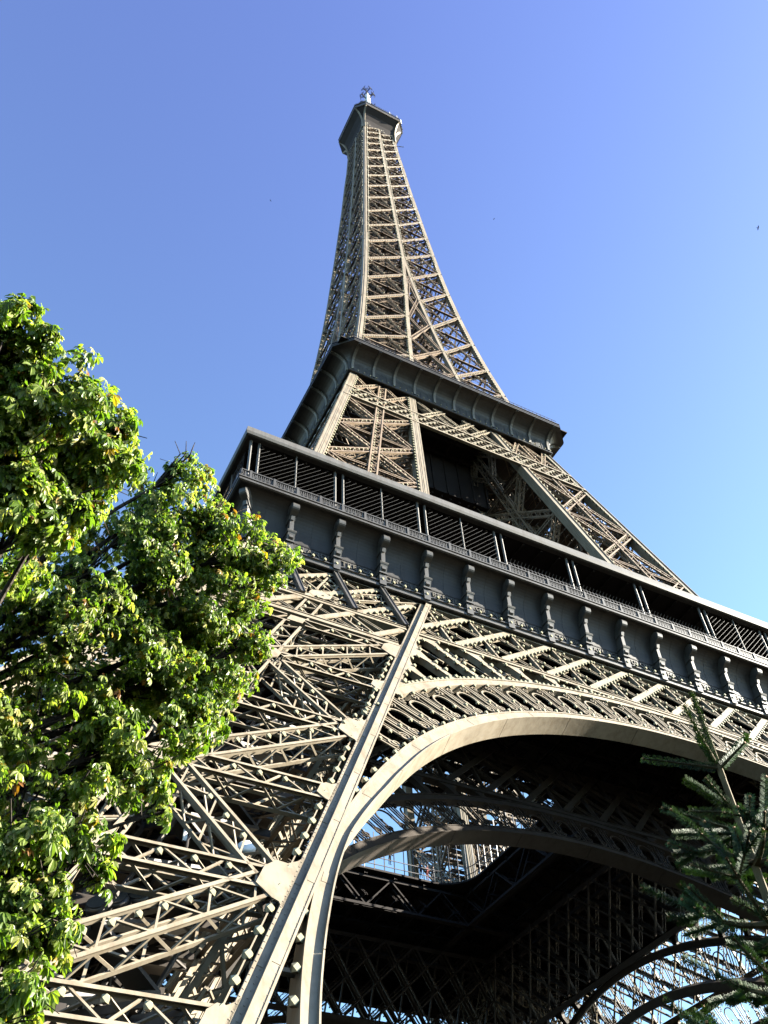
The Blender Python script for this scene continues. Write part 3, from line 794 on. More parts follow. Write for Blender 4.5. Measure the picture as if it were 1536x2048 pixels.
# ---- second floor ------------------------------------------------------------------
def make_gallery2(parent):
    m = MB(); cv = MB(); B0 = 16.95; RM = 19.74; CH = 2.3
    sweep(m, [(B0+.02, 112.55), (B0+.14, 112.62), (B0+.14, 112.8), (B0+.02, 112.9), (B0+.02, 113.1), (16.2, 113.1), (16.2, 112.55)])
    prof = [(B0, 113.1, 0), (B0+.03, 114.3, 0)]+[(B0+.03+2.45*(1-math.cos(a)), 114.3+1.95*math.sin(a), CH*(1-math.cos(a))) for a in np.linspace(.25, math.pi/2, 8)]
    n = len(prof)
    vs_ = [(-h+c, -h, z) for h, z, c in prof]+[(h-c, -h, z) for h, z, c in prof]
    cv.poly(vs_, [(i, i+n, i+1+n, i+1) for i in range(n-1)])
    vs2 = [(-h, -h+c, z) for h, z, c in prof]     # chamfered corner
    k = len(cv.v); cv.poly(vs2+vs_[:n], [(i, i+n, i+1+n, i+1) for i in range(n-1)])
    rim = MB()
    def octring(h0, h1, z0, z1, c):
        a = [(-h1, -h1+c), (-h1+c, -h1), (h1-c, -h1)]; b = [(-h0, -h0+c*.9), (-h0+c*.9, -h0), (h0-c*.9, -h0)]
        vv = [(x, y, z) for z in (z0, z1) for x, y in a]+[(x, y, z) for z in (z0, z1) for x, y in b]
        rim.poly(vv, [(0, 1, 4, 3), (1, 2, 5, 4), (7, 6, 9, 10), (8, 7, 10, 11), (0, 6, 7, 1), (1, 7, 8, 2), (3, 4, 10, 9), (4, 5, 11, 10)])
    octring(18.9, RM-.05, 116.2, 116.45, CH); octring(19.0, RM, 116.45, 116.62, CH); octring(19.2, RM-.12, 116.62, 116.95, CH); octring(19.0, RM, 116.95, 117.08, CH)
    g2 = m.build("second_gallery", GREY, parent); rim.build("rim", GREY, g2)
    br = MB()
    path = [(B0+.05, 113.0), (B0+.08, 114.2)]+[(B0+.08+2.5*(1-math.cos(a)), 114.2+2.0*math.sin(a)) for a in np.linspace(.2, math.pi/2, 8)]
    for (h0, z0), (h1, z1) in zip(path[:-1], path[1:]): br.beam((0, -h0, z0), (0, -h1, z1), .36, .3, V(0, 1, .4), -.18)
    b0 = br.build("bracket", RIB, g2); b0.location = (-16.45, 0, 0)
    for k in range(1, 11):
        c = b0.copy(); COL.objects.link(c); c.location = (-16.45+3.29*k, 0, 0)
    sm = cv
    for k in range(10):
        for t in (.33, .66): sm.beam((-16.45+3.29*(k+t), -B0-.02, 113.1), (-16.45+3.29*(k+t), -B0-.05, 114.4), .06, .05, V(0, 1, 0), -.03)
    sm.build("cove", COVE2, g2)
    rl = MB()
    for x in np.arange(-17, 17.1, .7): rl.beam((x, -19.4, 117.05), (x, -19.3, 118.3), .05, .05, V(0, 1, 0))
    for z in (117.6, 118.3): rl.beam((-17.4, -19.35, z), (17.4, -19.35, z), .05, .05, V(0, 1, 0))
    for x in np.arange(-16, 16.1, 1.9): rl.beam((x, -19.55, 117.05), (x, -19.55, 117.35), .25, .25, V(0, 1, 0))
    rl.build("railing", BLACKM, g2)
    bl = MB()
    for k in range(36): bl.bulb((-16.6+k*.95, -B0-.2, 112.98), .11)
    tag(bl.build("light_bulbs", BULB, g2), kind="stuff")
    return g2
around(make_gallery2(tower))
d2 = MB()
for z0, z1, w in ((112.7, 112.95, 16.5), (116.55, 116.75, 19.2)): d2.poly([(sx*w, sy*w, z) for z in (z0, z1) for sx, sy in ((-1, -1), (1, -1), (1, 1), (-1, 1))], [(3, 2, 1, 0), (4, 5, 6, 7), (0, 1, 5, 4), (1, 2, 6, 5), (2, 3, 7, 6), (3, 0, 4, 7)])
for x in np.arange(-15, 15.1, 2.5): d2.beam(V(x, -16, 112.2), V(x, 16, 112.2), .35, .9, V(0, 0, 1), -.45); d2.beam(V(-16, x, 112.1), V(16, x, 112.1), .3, .9, V(0, 0, 1), -.45)
for x in np.arange(-9, 9.1, 1.5): d2.beam(V(x, -9, 103.2), V(x, 9, 103.2), .3, .5, V(0, 0, 1))
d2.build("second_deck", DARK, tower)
st = MB(); W9 = [(9.5, 103.6), (9.5, 112.6)]
st.poly([(sx*h, sy*h, z) for h, z in W9 for sx, sy in ((-1, -1), (1, -1), (1, 1), (-1, 1))], [(3, 2, 1, 0), (4, 5, 6, 7), (0, 1, 5, 4), (1, 2, 6, 5), (2, 3, 7, 6), (3, 0, 4, 7)])
for x in np.arange(-9, 9.1, 2.25):
    for s_ in (-1, 1): st.beam(V(x, s_*9.6, 103.6), V(x, s_*9.6, 112.5), .2, .2, V(1, 0, 0), -.1); st.beam(V(s_*9.6, x, 103.6), V(s_*9.6, x, 112.5), .2, .2, V(0, 1, 0), -.1)
st.build("lift_station", DARK, tower)

# ---- spire --------------------------------------------------------------------------
ZS = np.array([112, 117, 123, 131, 140, 150, 160, 170, 180, 190, 200, 213, 227, 243, 253, 264, 274.]); WS = np.array([16.6, 15.6, 14.75, 13.65, 12.45, 11.35, 10.4, 9.6, 8.95, 8.4, 7.85, 7.2, 6.5, 5.85, 5.35, 5.0, 4.9])
def w3(z): return float(np.interp(z, ZS, WS))
XS = np.array([112, 117, 131, 140, 150, 159, 170, 180]); XI = np.array([5.8, 5.35, 4.07, 3.15, 2.25, 1.4, .6, 0.])
def x3(z): return float(np.interp(z, XS, XI)) if z < 180 else 0.0
ZN = [116.8, 122.5, 130.3, 138.8, 148.6, 159.2, 169.5, 179.2, 188.4, 197.5, 206.6, 214.8, 223, 230.2, 237.2, 243.8, 250, 255.6, 260.4, 264.5, 268.2, 271.5]
def make_spire(parent):
    cols = MB(); br = MB(); bl = MB(); ins_ = MB(); F = V(0, 1, 0); cen = MB(); mids = [MB(), MB()]
    for z0, z1 in zip(ZN[:-1], ZN[1:]):
        zs = np.linspace(z0, z1, 3)
        for a, b in zip(zs[:-1], zs[1:]):
            p, q = V(-w3(a), -w3(a), a), V(-w3(b), -w3(b), b); k = .85 if a < 180 else .7
            cols.beam(p+V(k/2, 0, 0), q+V(k/2, 0, 0), k, k, F, -.05); cols.beam(p+V(k/2, 0, 0), q+V(k/2, 0, 0), k*.3, .08, F, -.12)
            for s in ((-1, 1) if z0 < 179 else (0,)):
                kk = .62 if z0 < 179 else .55
                if z0 > 266: continue
                (cen if z0 > 179 else mids[0 if s < 0 else 1]).beam(V(s*x3(a), -w3(a), a), V(s*x3(b), -w3(b), b), kk, .7, F, -.03)
        n = nrm(V(0, 1, -(w3(z0)-w3(z1))/(z1-z0)))
        f = lambda x, z, d=0.: V(x, -w3(z), z)+n*d
        wb, db = (.36, .50) if z0 < 180 else (.30, .42)
        for s in (-1, 1):
            xo0, xo1, xi0, xi1 = s*(w3(z0)-.8), s*(w3(z1)-.8), s*(x3(z0)+.25), s*(x3(z1)+.25)
            for p, q in ((f(xo0, z0), f(xi1, z1)), (f(xi0, z0), f(xo1, z1))):
                up_ = (q[0]-p[0])*(q[2]-p[2]) > 0
                br.beam(p, q, wb*(1.5 if up_ else .22), db*(.5 if up_ else .35), n, .0 if up_ else .12)
                v = nrm(np.cross(n, q-p))
                if not up_: br.beam(p+v*wb, q+v*wb, wb*.2, db*.3, n, .06)
                for j in range(int(np.linalg.norm(q-p)/.7) if not up_ else 0):
                    t0 = (j+.2)/int(np.linalg.norm(q-p)/.7); t1 = (j+.8)/int(np.linalg.norm(q-p)/.7); br.beam(p+(q-p)*t0+v*wb*(j % 2), p+(q-p)*t1+v*wb*(1-j % 2), .06, .1, n, .05)
                L = np.linalg.norm(q-p); k = int(L/.62)
                v = nrm(np.cross(n, q-p))
                for i in range(k if up_ else k//3):
                    bl.bulb(p+(q-p)*(i+.5)/(k if up_ else k//3)+v*(wb*.62)-n*.02, .12)
                # rear lattice layer, a metre behind the front bars
                br.beam(p+n*1.3, q+n*1.3, .08, .08, n)
                if not up_:
                    for e in (.3, .6): br.beam(p+n*.4+(q-p)*e*.4, p+(q-p)*(e*.4+.5)+n*1.0, .05, .05, n)
            br.beam(f(s*(w3(z1)-.8), z1, .1), f(s*x3(z1), z1, .1), .22, .4, n)
            m_ = (z0+z1)/2
            br.beam(f(s*(w3(m_)-.8), m_, .3), f(s*x3(m_), m_, .3), .12, .2, n)
            # inner face of each quarter mast below the junction
            if z0 < 179:
                g0, g1 = x3(z0), x3(z1)
                gi = lambda x, z: V(s*x, -max(x3(z), .4), z)
                xo0, xo1 = w3(z0), w3(z1)
                ins_.beam(gi(xo0, z0), gi(g1, z1), .22, .22, F); ins_.beam(gi(g0, z0), gi(xo1, z1), .22, .22, F); ins_.beam(gi(xo1, z1), gi(g1, z1), .2, .2, F)
                ins_.beam(gi(g0, z0), gi(g1, z1), .5, .4, F)
            kz = int((z1-z0)/.8)
            for i in range(kz):
                z = z0+(z1-z0)*i/kz; bl.bulb(f(s*(w3(z)-1.0), z, -.02), .12)
                if z < 262: bl.bulb(f(s*(x3(z)+.45), z, -.02), .11)
        if z0 < 179 and x3(z0) > .7:
            for p, q in ((f(-x3(z0)+.3, z0), f(x3(z1)-.3, z1)), (f(x3(z0)-.3, z0), f(-x3(z1)+.3, z1))): girder(br, p, q, n, .5, .5, .15, pitch=.7)
        # lacing seen through the openings: fine lattice planes across the shaft
        for t in (.3, .62):
            for j in range(3):
                za, zb = z0+(z1-z0)*j/3, z0+(z1-z0)*(j+1)/3
                wa, wb2 = w3(za)*.9, w3(zb)*.9
                y = -w3(za)*(1-t*1.3)
                for u in np.linspace(-1, .66, 6):
                    if random.random() < .86:
                        ins_.beam(V(u*wa, y, za), V((u+.34)*wb2, y, zb), .11, .11, F); ins_.beam(V((u+.34)*wa, y, za), V(u*wb2, y, zb), .11, .11, F)
        ins_.beam(V(-w3(z0), -w3(z0)*.5, z0), V(w3(z0), -w3(z0)*.5, z0), .3, .3, F); ins_.beam(V(0, -w3(z0), z0), V(0, 0, z0), .3, .3, V(1, 0, 0))
        ins_.beam(V(-w3(z0), -w3(z0), z0), V(0, 0, z0), .25, .25, V(0, 0, 1)); ins_.beam(V(w3(z0), -w3(z0), z0), V(0, 0, z0), .25, .25, V(0, 0, 1))
        zm = (z0+z1)/2
        for zz in (z0+.33*(z1-z0), z0+.66*(z1-z0)): ins_.beam(V(-2.3, -1.6, zz), V(2.3, -1.6, zz), .2, .25, F); ins_.beam(V(-2.3, -w3(zz)*.55, zz), V(2.3, -w3(zz)*.55, zz), .12, .8, V(0, 0, 1))
        if z0 > 128:     # stair flights and landings
            ins_.beam(V(-2.2, -2.1, z0), V(2.2, -2.1, zm), .9, .12, V(0, 0, 1)); ins_.beam(V(2.2, -2.5, zm), V(-2.2, -2.5, z1), .9, .12, V(0, 0, 1))
    # lift guides in the middle
    for x in (-2.3, -.8, .8, 2.3): ins_.beam(V(x, -1.6, 117), V(x, -1.6, 272), .3, .3, F)
    o = cols.build("spire_face", IRON, parent); cen.build("centre_column", IRON, o); [q_.build("inner_column", IRON, o) for q_ in mids]; br.build("bracing", IRON_U, o); ins_.build("inner_lattice", IRON_I, o)
    tag(bl.build("light_bulbs", BULB, o), kind="stuff"); return o
around(make_spire(tower))
lf = MB()
for z in (152, 187, 221): 
    lf.poly([(sx*2.0, sy*1.4, z+h) for h in (0, 5) for sx, sy in ((-1, -1), (1, -1), (1, 1), (-1, 1))], [(3, 2, 1, 0), (4, 5, 6, 7), (0, 1, 5, 4), (1, 2, 6, 5), (2, 3, 7, 6), (3, 0, 4, 7)])
lf.build("machine_room", IRON_SHADED, tower)

# ---- summit platform -----------------------------------------------------------------
sp = MB(); RH, RC = 7.55, 2.3; ZR = 274.6
def octo(h, c): return [(-h, -h+c), (-h+c, -h), (h-c, -h), (h, -h+c), (h, h-c), (h-c, h), (-h+c, h), (-h, h-c)]
def loft(m, rings, cap0=False, cap1=False):
    n = 8; vs_ = [(x, y, z) for h, c, z in rings for x, y in octo(h, c)]
    fs = [(k*n+i, k*n+(i+1) % n, (k+1)*n+(i+1) % n, (k+1)*n+i) for k in range(len(rings)-1) for i in range(n)]
    if cap0: fs.append(tuple(range(n-1, -1, -1)))
    if cap1: fs.append(tuple(range((len(rings)-1)*n, len(rings)*n)))
    m.poly(vs_, fs)
loft(sp, [(RH-.5, RC, ZR+.1), (RH, RC, ZR+.1), (RH+.05, RC, ZR+.25), (RH+.05, RC, ZR+2.3), (RH+.2, RC, ZR+2.4), (RH+.2, RC, ZR+2.6), (RH-.4, RC, ZR+2.6)], False, True)
summit = sp.build("summit_platform", GREY, tower)
sd = MB(); loft(sd, [(4.9, .3, 266.5), (4.95, .4, 268), (5.3, .9, 270.5), (6.2, 1.6, 273), (RH-.05, RC, ZR)], False, False)
for k in range(-3, 4): sd.beam(V(k*1.5, -7, 274.3), V(k*1.5, 7, 274.3), .2, .3, V(0, 0, 1)); sd.beam(V(-7, k*1.5, 274.3), V(7, k*1.5, 274.3), .2, .3, V(0, 0, 1))
loft(sd, [(RH-.1, RC, ZR-.05), (RH-.1, RC, ZR)], True, True)
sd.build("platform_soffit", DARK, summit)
tr = MB()
for z, h in ((ZR+.18, RH+.07), (ZR+.62, RH+.07)):
    P8 = octo(h, RC)
    for i in range(8): tr.beam(V(*P8[i], z), V(*P8[(i+1) % 8], z), .14, .1, nrm(V(-P8[i][0]-P8[(i+1) % 8][0], -P8[i][1]-P8[(i+1) % 8][1], 0)), -.06)
tr.build("rim_trim", IRON, summit)
bk = MB()
def brk(tx, ty, bx, by):
    pts = [V(bx, by, 264), V(bx+(tx-bx)*.04, by+(ty-by)*.04, 267)]
    for a in np.linspace(.3, math.pi/2, 7): pts.append(V(bx+(tx-bx)*(1-math.cos(a)), by+(ty-by)*(1-math.cos(a)), 267+(ZR-267)*math.sin(a)))
    t = nrm(V(-(by), bx, 0))
    for p, q in zip(pts[:-1], pts[1:]): bk.beam(p, q, .5, .35, nrm(V(-tx, -ty, 0)), -.2)
brk(-RH+RC, -RH, -4.75, -5.05); brk(-RH, -RH+RC, -5.05, -4.75)
b0 = bk.build("bracket", IRON, summit)
for k in range(1, 4):
    c = b0.copy(); COL.objects.link(c); c.rotation_euler = (0, 0, k*math.pi/2)
up = MB()
loft(up, [(5.2, 1.6, ZR+2.6), (5.2, 1.6, ZR+6), (5.6, 1.7, ZR+6.1), (5.6, 1.7, ZR+6.5), (3.4, 1, ZR+6.8), (3.2, 1, ZR+12), (3.6, 1.1, ZR+12.2), (2.8, .9, ZR+15), (1.6, .5, ZR+18)], False, True)
up.build("summit_cabin", IRON_SHADED, summit)
cg = MB()       # safety cage over the rim
P8 = octo(RH, RC)
for i in range(8):
    a, b = V(*P8[i], ZR+2.6), V(*P8[(i+1) % 8], ZR+2.6); L = np.linalg.norm(b-a)
    for j in range(int(L/.8)+1):
        p = a+(b-a)*j/(int(L/.8)+1); cg.beam(p, p+V(0, 0, 1.3), .06, .06, V(1, .2, 0))
    cg.beam(a+V(0, 0, 1.3), b+V(0, 0, 1.3), .06, .06, V(0, 0, 1))
cg.build("safety_cage", BLACKM, summit)
an = MB()
for x, y, h, r in ((2.5, -7.4, 2.6, .13), (2.9, -7.3, 2.2, .10), (4.8, -7.5, 2.4, .10), (6.6, -6.7, 3.8, .15), (6.2, -7.0, 2.4, .10), (7.6, 2.6, 2.4, .12), (.5, -7.4, 1.6, .09)):
    an.tube([V(x, y, ZR+2.4), V(x, y, ZR+2.4+h)], r, 6)
an.beam(V(7.6, -1.5, ZR-1), V(9.6, -2.2, ZR-1), .16, .16, V(0, 0, 1))
an.build("rod_antenna", WHITE, summit)
ma = MB()
for k in range(5):
    a = 2*math.pi*k/5+.2; x, y = .55*math.cos(a), .55*math.sin(a)
    ma.tube([V(x, y, 296), V(x, y, 312.5)], .42, 10)
ma.tube([V(0, 0, 290), V(0, 0, 316)], .35, 8)
mast = ma.build("mast", WHITE, summit)
dp = MB()
dp.beam(V(0, 0, 308), V(0, 0, 319.5), .28, .28, V(1, 0, 0), -.14)
for z, L, a0 in ((309.0, 2.6, .3), (313.2, 2.2, .9), (317.6, 1.6, .3)):
    for k in range(4):
        a = a0+k*math.pi/2; e = V(math.cos(a), math.sin(a), 0); t = V(-e[1], e[0], 0)
        for dz in (0, 1.0):
            dp.beam(V(0, 0, z+dz), V(0, 0, z+dz)+e*L, .14, .14, V(0, 0, 1))
        dp.beam(V(0, 0, z)+e*L-V(0, 0, .3), V(0, 0, z)+e*L+V(0, 0, 1.3), .14, .14, t); dp.beam(V(0, 0, z)+e*L*.99-t*.9, V(0, 0, z)+e*L*.99+t*.9, .12, .12, V(0, 0, 1)); dp.beam(V(0, 0, z+1.)+e*L*.99-t*.9, V(0, 0, z+1.)+e*L*.99+t*.9, .12, .12, V(0, 0, 1))
dp.build("dipole_antenna", BLACKM, mast)
dm = MB()
dm.tube([V(-1.75, .3, 296), V(-1.75, .3, 300), V(-1.75, .3, 303.2), V(-1.75, .3, 304.1), V(-1.75, .3, 304.6)], [1.0, 1.25, 1.25, .9, .3], 12)
dm.build("drum_antenna", BLACKM, mast)

# ------------------------------------------------------------------ chestnut tree at the left
def leaf_mat(name, rough, trans, spec=.38):
    m = bpy.data.materials.new(name); m.use_nodes = True; n, l = m.node_tree.nodes, m.node_tree.links
    b = n["Principled BSDF"]; b.inputs["Roughness"].default_value = rough; b.inputs["Specular IOR Level"].default_value = spec
    at = n.new("ShaderNodeAttribute"); at.attribute_name = "pigment"; at.attribute_type = 'GEOMETRY'
    l.new(at.outputs["Color"], b.inputs["Base Color"])
    tr = n.new("ShaderNodeBsdfTranslucent"); mx = n.new("ShaderNodeMixShader"); mx.inputs[0].default_value = trans
    ml = n.new("ShaderNodeMix"); ml.data_type = 'RGBA'; ml.blend_type = 'MULTIPLY'; ml.inputs[0].default_value = 1; ml.inputs[7].default_value = (1.35, 1.6, .42, 1)
    l.new(at.outputs["Color"], ml.inputs[6]); l.new(ml.outputs[2], tr.inputs["Color"])
    l.new(b.outputs[0], mx.inputs[1]); l.new(tr.outputs[0], mx.inputs[2]); l.new(mx.outputs[0], n["Material Output"].inputs["Surface"])
    return m
LEAF = leaf_mat("chestnut_leaf", .40, .50); NEEDLE = leaf_mat("fir_needle", .6, .12, .15)
BARK = mat("bark", (.045, .036, .028), .9, .35, 3, .2, bump=.5); TWIG = mat("fir_twig", (.10, .075, .035), .8, .3, 9, .2)
def raw_mesh(name, vs, loops, lens, m, parent, col=None):
    me = bpy.data.meshes.new(name); me.vertices.add(len(vs)); me.vertices.foreach_set("co", vs.astype(np.float32).ravel())
    me.loops.add(len(loops)); me.loops.foreach_set("vertex_index", loops.astype(np.int32))
    me.polygons.add(len(lens)); me.polygons.foreach_set("loop_start", np.concatenate([[0], np.cumsum(lens)[:-1]]).astype(np.int32)); me.polygons.foreach_set("loop_total", lens.astype(np.int32))
    me.polygons.foreach_set("use_smooth", np.full(len(lens), False))
    if col is not None:
        a = me.color_attributes.new("pigment", 'FLOAT_COLOR', 'POINT'); a.data.foreach_set("color", col.astype(np.float32).ravel())
    me.update(calc_edges=True); me.materials.append(m); return link(name, me, parent)
def unit(a): return a/(np.linalg.norm(a, axis=-1, keepdims=True)+1e-9)
CLUMPS = np.array([(-48.73,-72.78,9.67,0.37), (-48.41,-72.59,9.69,0.35), (-48.51,-72.33,9.37,0.58), (-48.04,-72.37,9.80,0.38), (-48.05,-72.07,9.32,0.64), (-47.59,-71.94,9.85,0.42), (-48.36,-71.95,8.81,0.67), (-47.59,-71.70,9.27,0.60), (-47.32,-71.58,9.82,0.32), (-47.95,-71.64,8.54,0.57), (-47.78,-71.93,8.54,0.46), (-46.38,-70.41,11.61,0.33), (-46.41,-70.02,11.29,0.59), (-46.74,-69.79,10.86,0.75), (-45.83,-70.01,11.17,0.56), (-47.10,-69.55,10.10,0.93), (-46.21,-69.59,10.45,0.88), (-45.42,-69.92,10.86,0.59), (-44.96,-70.09,11.01,0.42), (-47.69,-69.54,9.53,0.96), (-45.03,-69.90,10.58,0.41), (-46.59,-69.17,9.62,0.93), (-45.69,-69.28,9.86,0.81), (-47.26,-69.13,8.86,0.89), (-45.19,-69.52,10.12,0.41), (-46.03,-69.08,9.09,0.71), (-45.30,-69.28,9.43,0.56), (-45.40,-69.22,8.74,0.38), (-44.94,-69.47,9.82,0.27), (-47.39,-69.22,7.80,0.65), (-46.58,-69.08,8.20,0.56), (-45.74,-69.31,8.30,0.46), (-45.98,-69.29,7.64,0.42), (-46.32,-69.30,7.93,0.42), (-46.99,-69.30,7.14,0.57), (-47.07,-69.36,6.44,0.55), (-46.54,-69.32,6.68,0.42), (-46.23,-69.29,6.53,0.22), (-46.65,-69.34,6.10,0.46), (-46.85,-69.33,5.65,0.48), (-46.42,-69.30,5.92,0.27), (-46.69,-69.42,5.28,0.31), (-46.77,-69.40,4.97,0.31), (-45.66,-69.30,7.36,0.18), (-46.62,-69.31,7.28,0.35), (-49.06,-71.91,9.49,0.83), (-48.80,-70.32,9.42,1.03), (-48.46,-68.67,9.09,1.19), (-47.93,-68.78,7.50,0.91), (-47.59,-69.14,6.06,0.72)])
def make_crown(parent, n_leaves):
    rng = np.random.default_rng(3)
    rad = CLUMPS[:, 3]; wgt = rad**2.3; wgt[45:] *= .25; wgt[29:45] *= .72; wgt[[15, 19, 23, 29, 34]] *= .5; wgt /= wgt.sum()
    ci = rng.choice(len(CLUMPS), n_leaves, p=wgt)
    # each clump is a set of leafy sprays with gaps between them
    NS = 15; spd = unit(rng.normal(size=(len(CLUMPS), NS, 3))+np.array([.15, -.1, .1])); spr = .22+.82*rng.random((len(CLUMPS), NS))
    si = rng.integers(0, NS, n_leaves)
    d = unit(rng.normal(size=(n_leaves, 3))); rr = rad[ci]*(.35+.65*rng.random(n_leaves)**.55)*(1+.12*rng.normal(size=n_leaves))
    pos = CLUMPS[ci, :3]+spd[ci, si]*(rad[ci]*spr[ci, si])[:, None]+d*(rr*.32)[:, None]*np.array([1, 1, .8]); d = unit(d*.6+spd[ci, si])
    axis = unit(d*.55+np.array([0, 0, -.75])+rng.normal(size=(n_leaves, 3))*.42)
    up = unit(d*.8+np.array([.15, -.1, .75])+rng.normal(size=(n_leaves, 3))*.55)
    side = unit(np.cross(up, axis)); up = np.cross(axis, side)
    size = .066*np.where((ci > 10) & (ci < 29), .78, 1.0)*(.55+.85*rng.random(n_leaves))
    base_c = np.array([(.085, .140, .020), (.160, .215, .040), (.29, .32, .11), (.36, .34, .13), (.26, .17, .022), (.20, .085, .02)])
    pick = rng.choice(6, n_leaves, p=[.40, .30, .17, .09, .03, .01])
    V_, F_, L_, C_ = [], [], [], []
    # leaflet outline: midrib points and half widths
    us = np.array([0, .35, .68, .9, 1.0]); hw = np.array([.012, .085, .17, .12, .0]); 
    offv = 0
    angs = np.radians([-105, -66, -28, 10, 46, 84, 120])
    for k, a in enumerate(angs):
        keep = rng.random(n_leaves) < (.92 if 0 < k < 6 else .55)
        m_ = keep.sum(); ang = a+rng.normal(size=m_)*.12
        ax, sd, u_p = axis[keep], side[keep], up[keep]
        dr = ax*np.cos(ang)[:, None]+sd*np.sin(ang)[:, None]; pr = -ax*np.sin(ang)[:, None]+sd*np.cos(ang)[:, None]
        ln = size[keep]*(1.15-.28*abs(k-3)/3)*(.85+.3*rng.random(m_))
        curl = .25+.5*rng.random(m_); fold = .35+.35*rng.random(m_); tw = rng.normal(size=m_)*.3
        pr2 = pr*np.cos(tw)[:, None]+u_p*np.sin(tw)[:, None]
        pts = []
        for i in range(5):
            c = pos[keep]+dr*(ln*us[i])[:, None]-u_p*(ln*curl*us[i]**2)[:, None]+np.array([0, 0, -1.])*(ln*.35*us[i]**2)[:, None]
            w = ln*hw[i]*1.5
            pts += [c-pr2*w[:, None]+u_p*(w*fold)[:, None], c, c+pr2*w[:, None]+u_p*(w*fold)[:, None]]
        P = np.stack(pts, 1)                 # m,15,3
        q = []
        for i in range(4): q += [(3*i, 3*i+1, 3*i+4, 3*i+3), (3*i+1, 3*i+2, 3*i+5, 3*i+4)]
        f = (np.arange(m_)[:, None, None]*15+np.array(q)[None]).reshape(-1)+offv
        col = base_c[pick[keep]]*(.8+.4*rng.random(m_))[:, None]
        V_.append(P.reshape(-1, 3)); F_.append(f); L_.append(np.full(m_*8, 4)); offv += m_*15
        C_.append(np.repeat(np.c_[col, np.ones(m_)], 15, 0))
    return raw_mesh("crown", np.concatenate(V_), np.concatenate(F_), np.concatenate(L_), LEAF, parent, np.concatenate(C_))
chest = empty("chestnut_tree", (-48.9, -68.4, 0))
tag(chest, "leafy chestnut tree with yellowing green leaves beside the tower leg", "tree")
crown = make_crown(chest, 25000); crown.location = (48.9, 68.4, 0)
tb = MB()
rngb = random.Random(5)
tb.tube([V(0, 0, -.3), V(.05, -.05, 1.5), V(.0, -.1, 4), V(-.05, -.3, 6.5), V(-.1, -.9, 8.2), V(0, -1.8, 9.5)], [.42, .34, .29, .23, .15, .08], 12)
for i, (x, y, z, r) in enumerate(CLUMPS):
    e = V(x+48.9, y+68.4, z); h = max(2.6, min(7.6, z-np.linalg.norm(e[:2])*.75-.2))
    s0 = V(0, -.1-.04*max(0, h-4), h); md = (s0+e)/2+V(rngb.uniform(-.25, .25), rngb.uniform(-.25, .25), rngb.uniform(-.05, .35)); m2 = md*.5+s0*.5+V(0, 0, .1); m3 = md*.45+e*.55+V(rngb.uniform(-.12, .12), 0, rngb.uniform(0, .12))
    tb.tube([s0, m2, md, m3, e], [.075, .06, .045, .026, .012], 6)
    for _ in range(12):
        f = V(*[rngb.gauss(0, 1) for _ in range(3)]); f = f/np.linalg.norm(f)*r*rngb.uniform(.6, 1.25)
        tb.tube([m3*.5+e*.5, e+f*.5+V(0, 0, .03), e+f], [.014, .009, .004], 4)
tb.build("trunk", BARK, chest)

# ------------------------------------------------------------------ young fir at the right
fir = empty("young_fir", (-45.62, -76.41, 0))
tag(fir, "young fir with stubby dark green shoots in front of the arch", "tree")
rf_ = random.Random(11); rn = np.random.default_rng(11)
shoots = []; wood = MB(); buds = MB()
def shoot(p, q, r=.017): shoots.append((p, q, r*.82))
def branch(base, az, el, L, rad):
    dr = V(math.cos(az)*math.cos(el), math.sin(az)*math.cos(el), math.sin(el)); sd = V(-math.sin(az), math.cos(az), 0); n_ = max(1, int(L/.075))
    pts = [base+dr*L*t+V(0, 0, -.10*L*math.sin(math.pi*t)+.06*L*t*t) for t in np.linspace(0, 1, 6)]
    wood.tube(pts, [rad*(1-.75*t) for t in np.linspace(0, 1, 6)], 6)
    f = lambda t: pts[min(4, int(t*5))]+(pts[min(5, int(t*5)+1)]-pts[min(4, int(t*5))])*(t*5-min(4, int(t*5)))
    for i in range(3): shoot(f(.25+.25*i), f(min(1, .5+.25*i)), .018)
    shoot(f(.98), f(1)+nrm(f(1)-f(.8))*(.08+.05*rf_.random()))
    if L < .14: return
    for i in range(n_):
        t = .28+.7*(i+.3*rf_.random())/n_
        for s in (-1, 1):
            if rf_.random() < .55: continue
            l = (.075+.10*(1-abs(t-.55)))*(.7+.5*rf_.random())*min(1.2, .55+L)
            v = nrm(dr*(.65+.2*rf_.random())+sd*s*(.75+.2*rf_.random())+V(0, 0, rf_.uniform(-.1, .5)))
            b = f(t); e = b+v*l; wood.tube([b, e], [.0045, .003], 5); shoot(b+v*.012, e)
            if l > .1 and rf_.random() < .6:
                for s2 in (-1, 1):
                    v2 = nrm(v*.8+np.cross(v, V(0, 0, 1))*s2*.7+V(0, 0, rf_.uniform(-.1, .3))); b2 = b+v*l*.55; shoot(b2, b2+v2*l*.6); wood.tube([b2, b2+v2*l*.6], [.003, .002], 4)
        if rf_.random() < .3:
            b = f(t); v = nrm(dr*.4+V(0, 0, 1)+sd*rf_.uniform(-.5, .5)); shoot(b, b+v*(.06+.07*rf_.random()))
T = V(0, 0, 0)
wood.tube([V(0, 0, -.1), V(0, 0, 1.2), V(0, 0, 2.4), V(0, 0, 3.1), V(0, 0, 3.5)], [.045, .034, .020, .012, .009], 8)
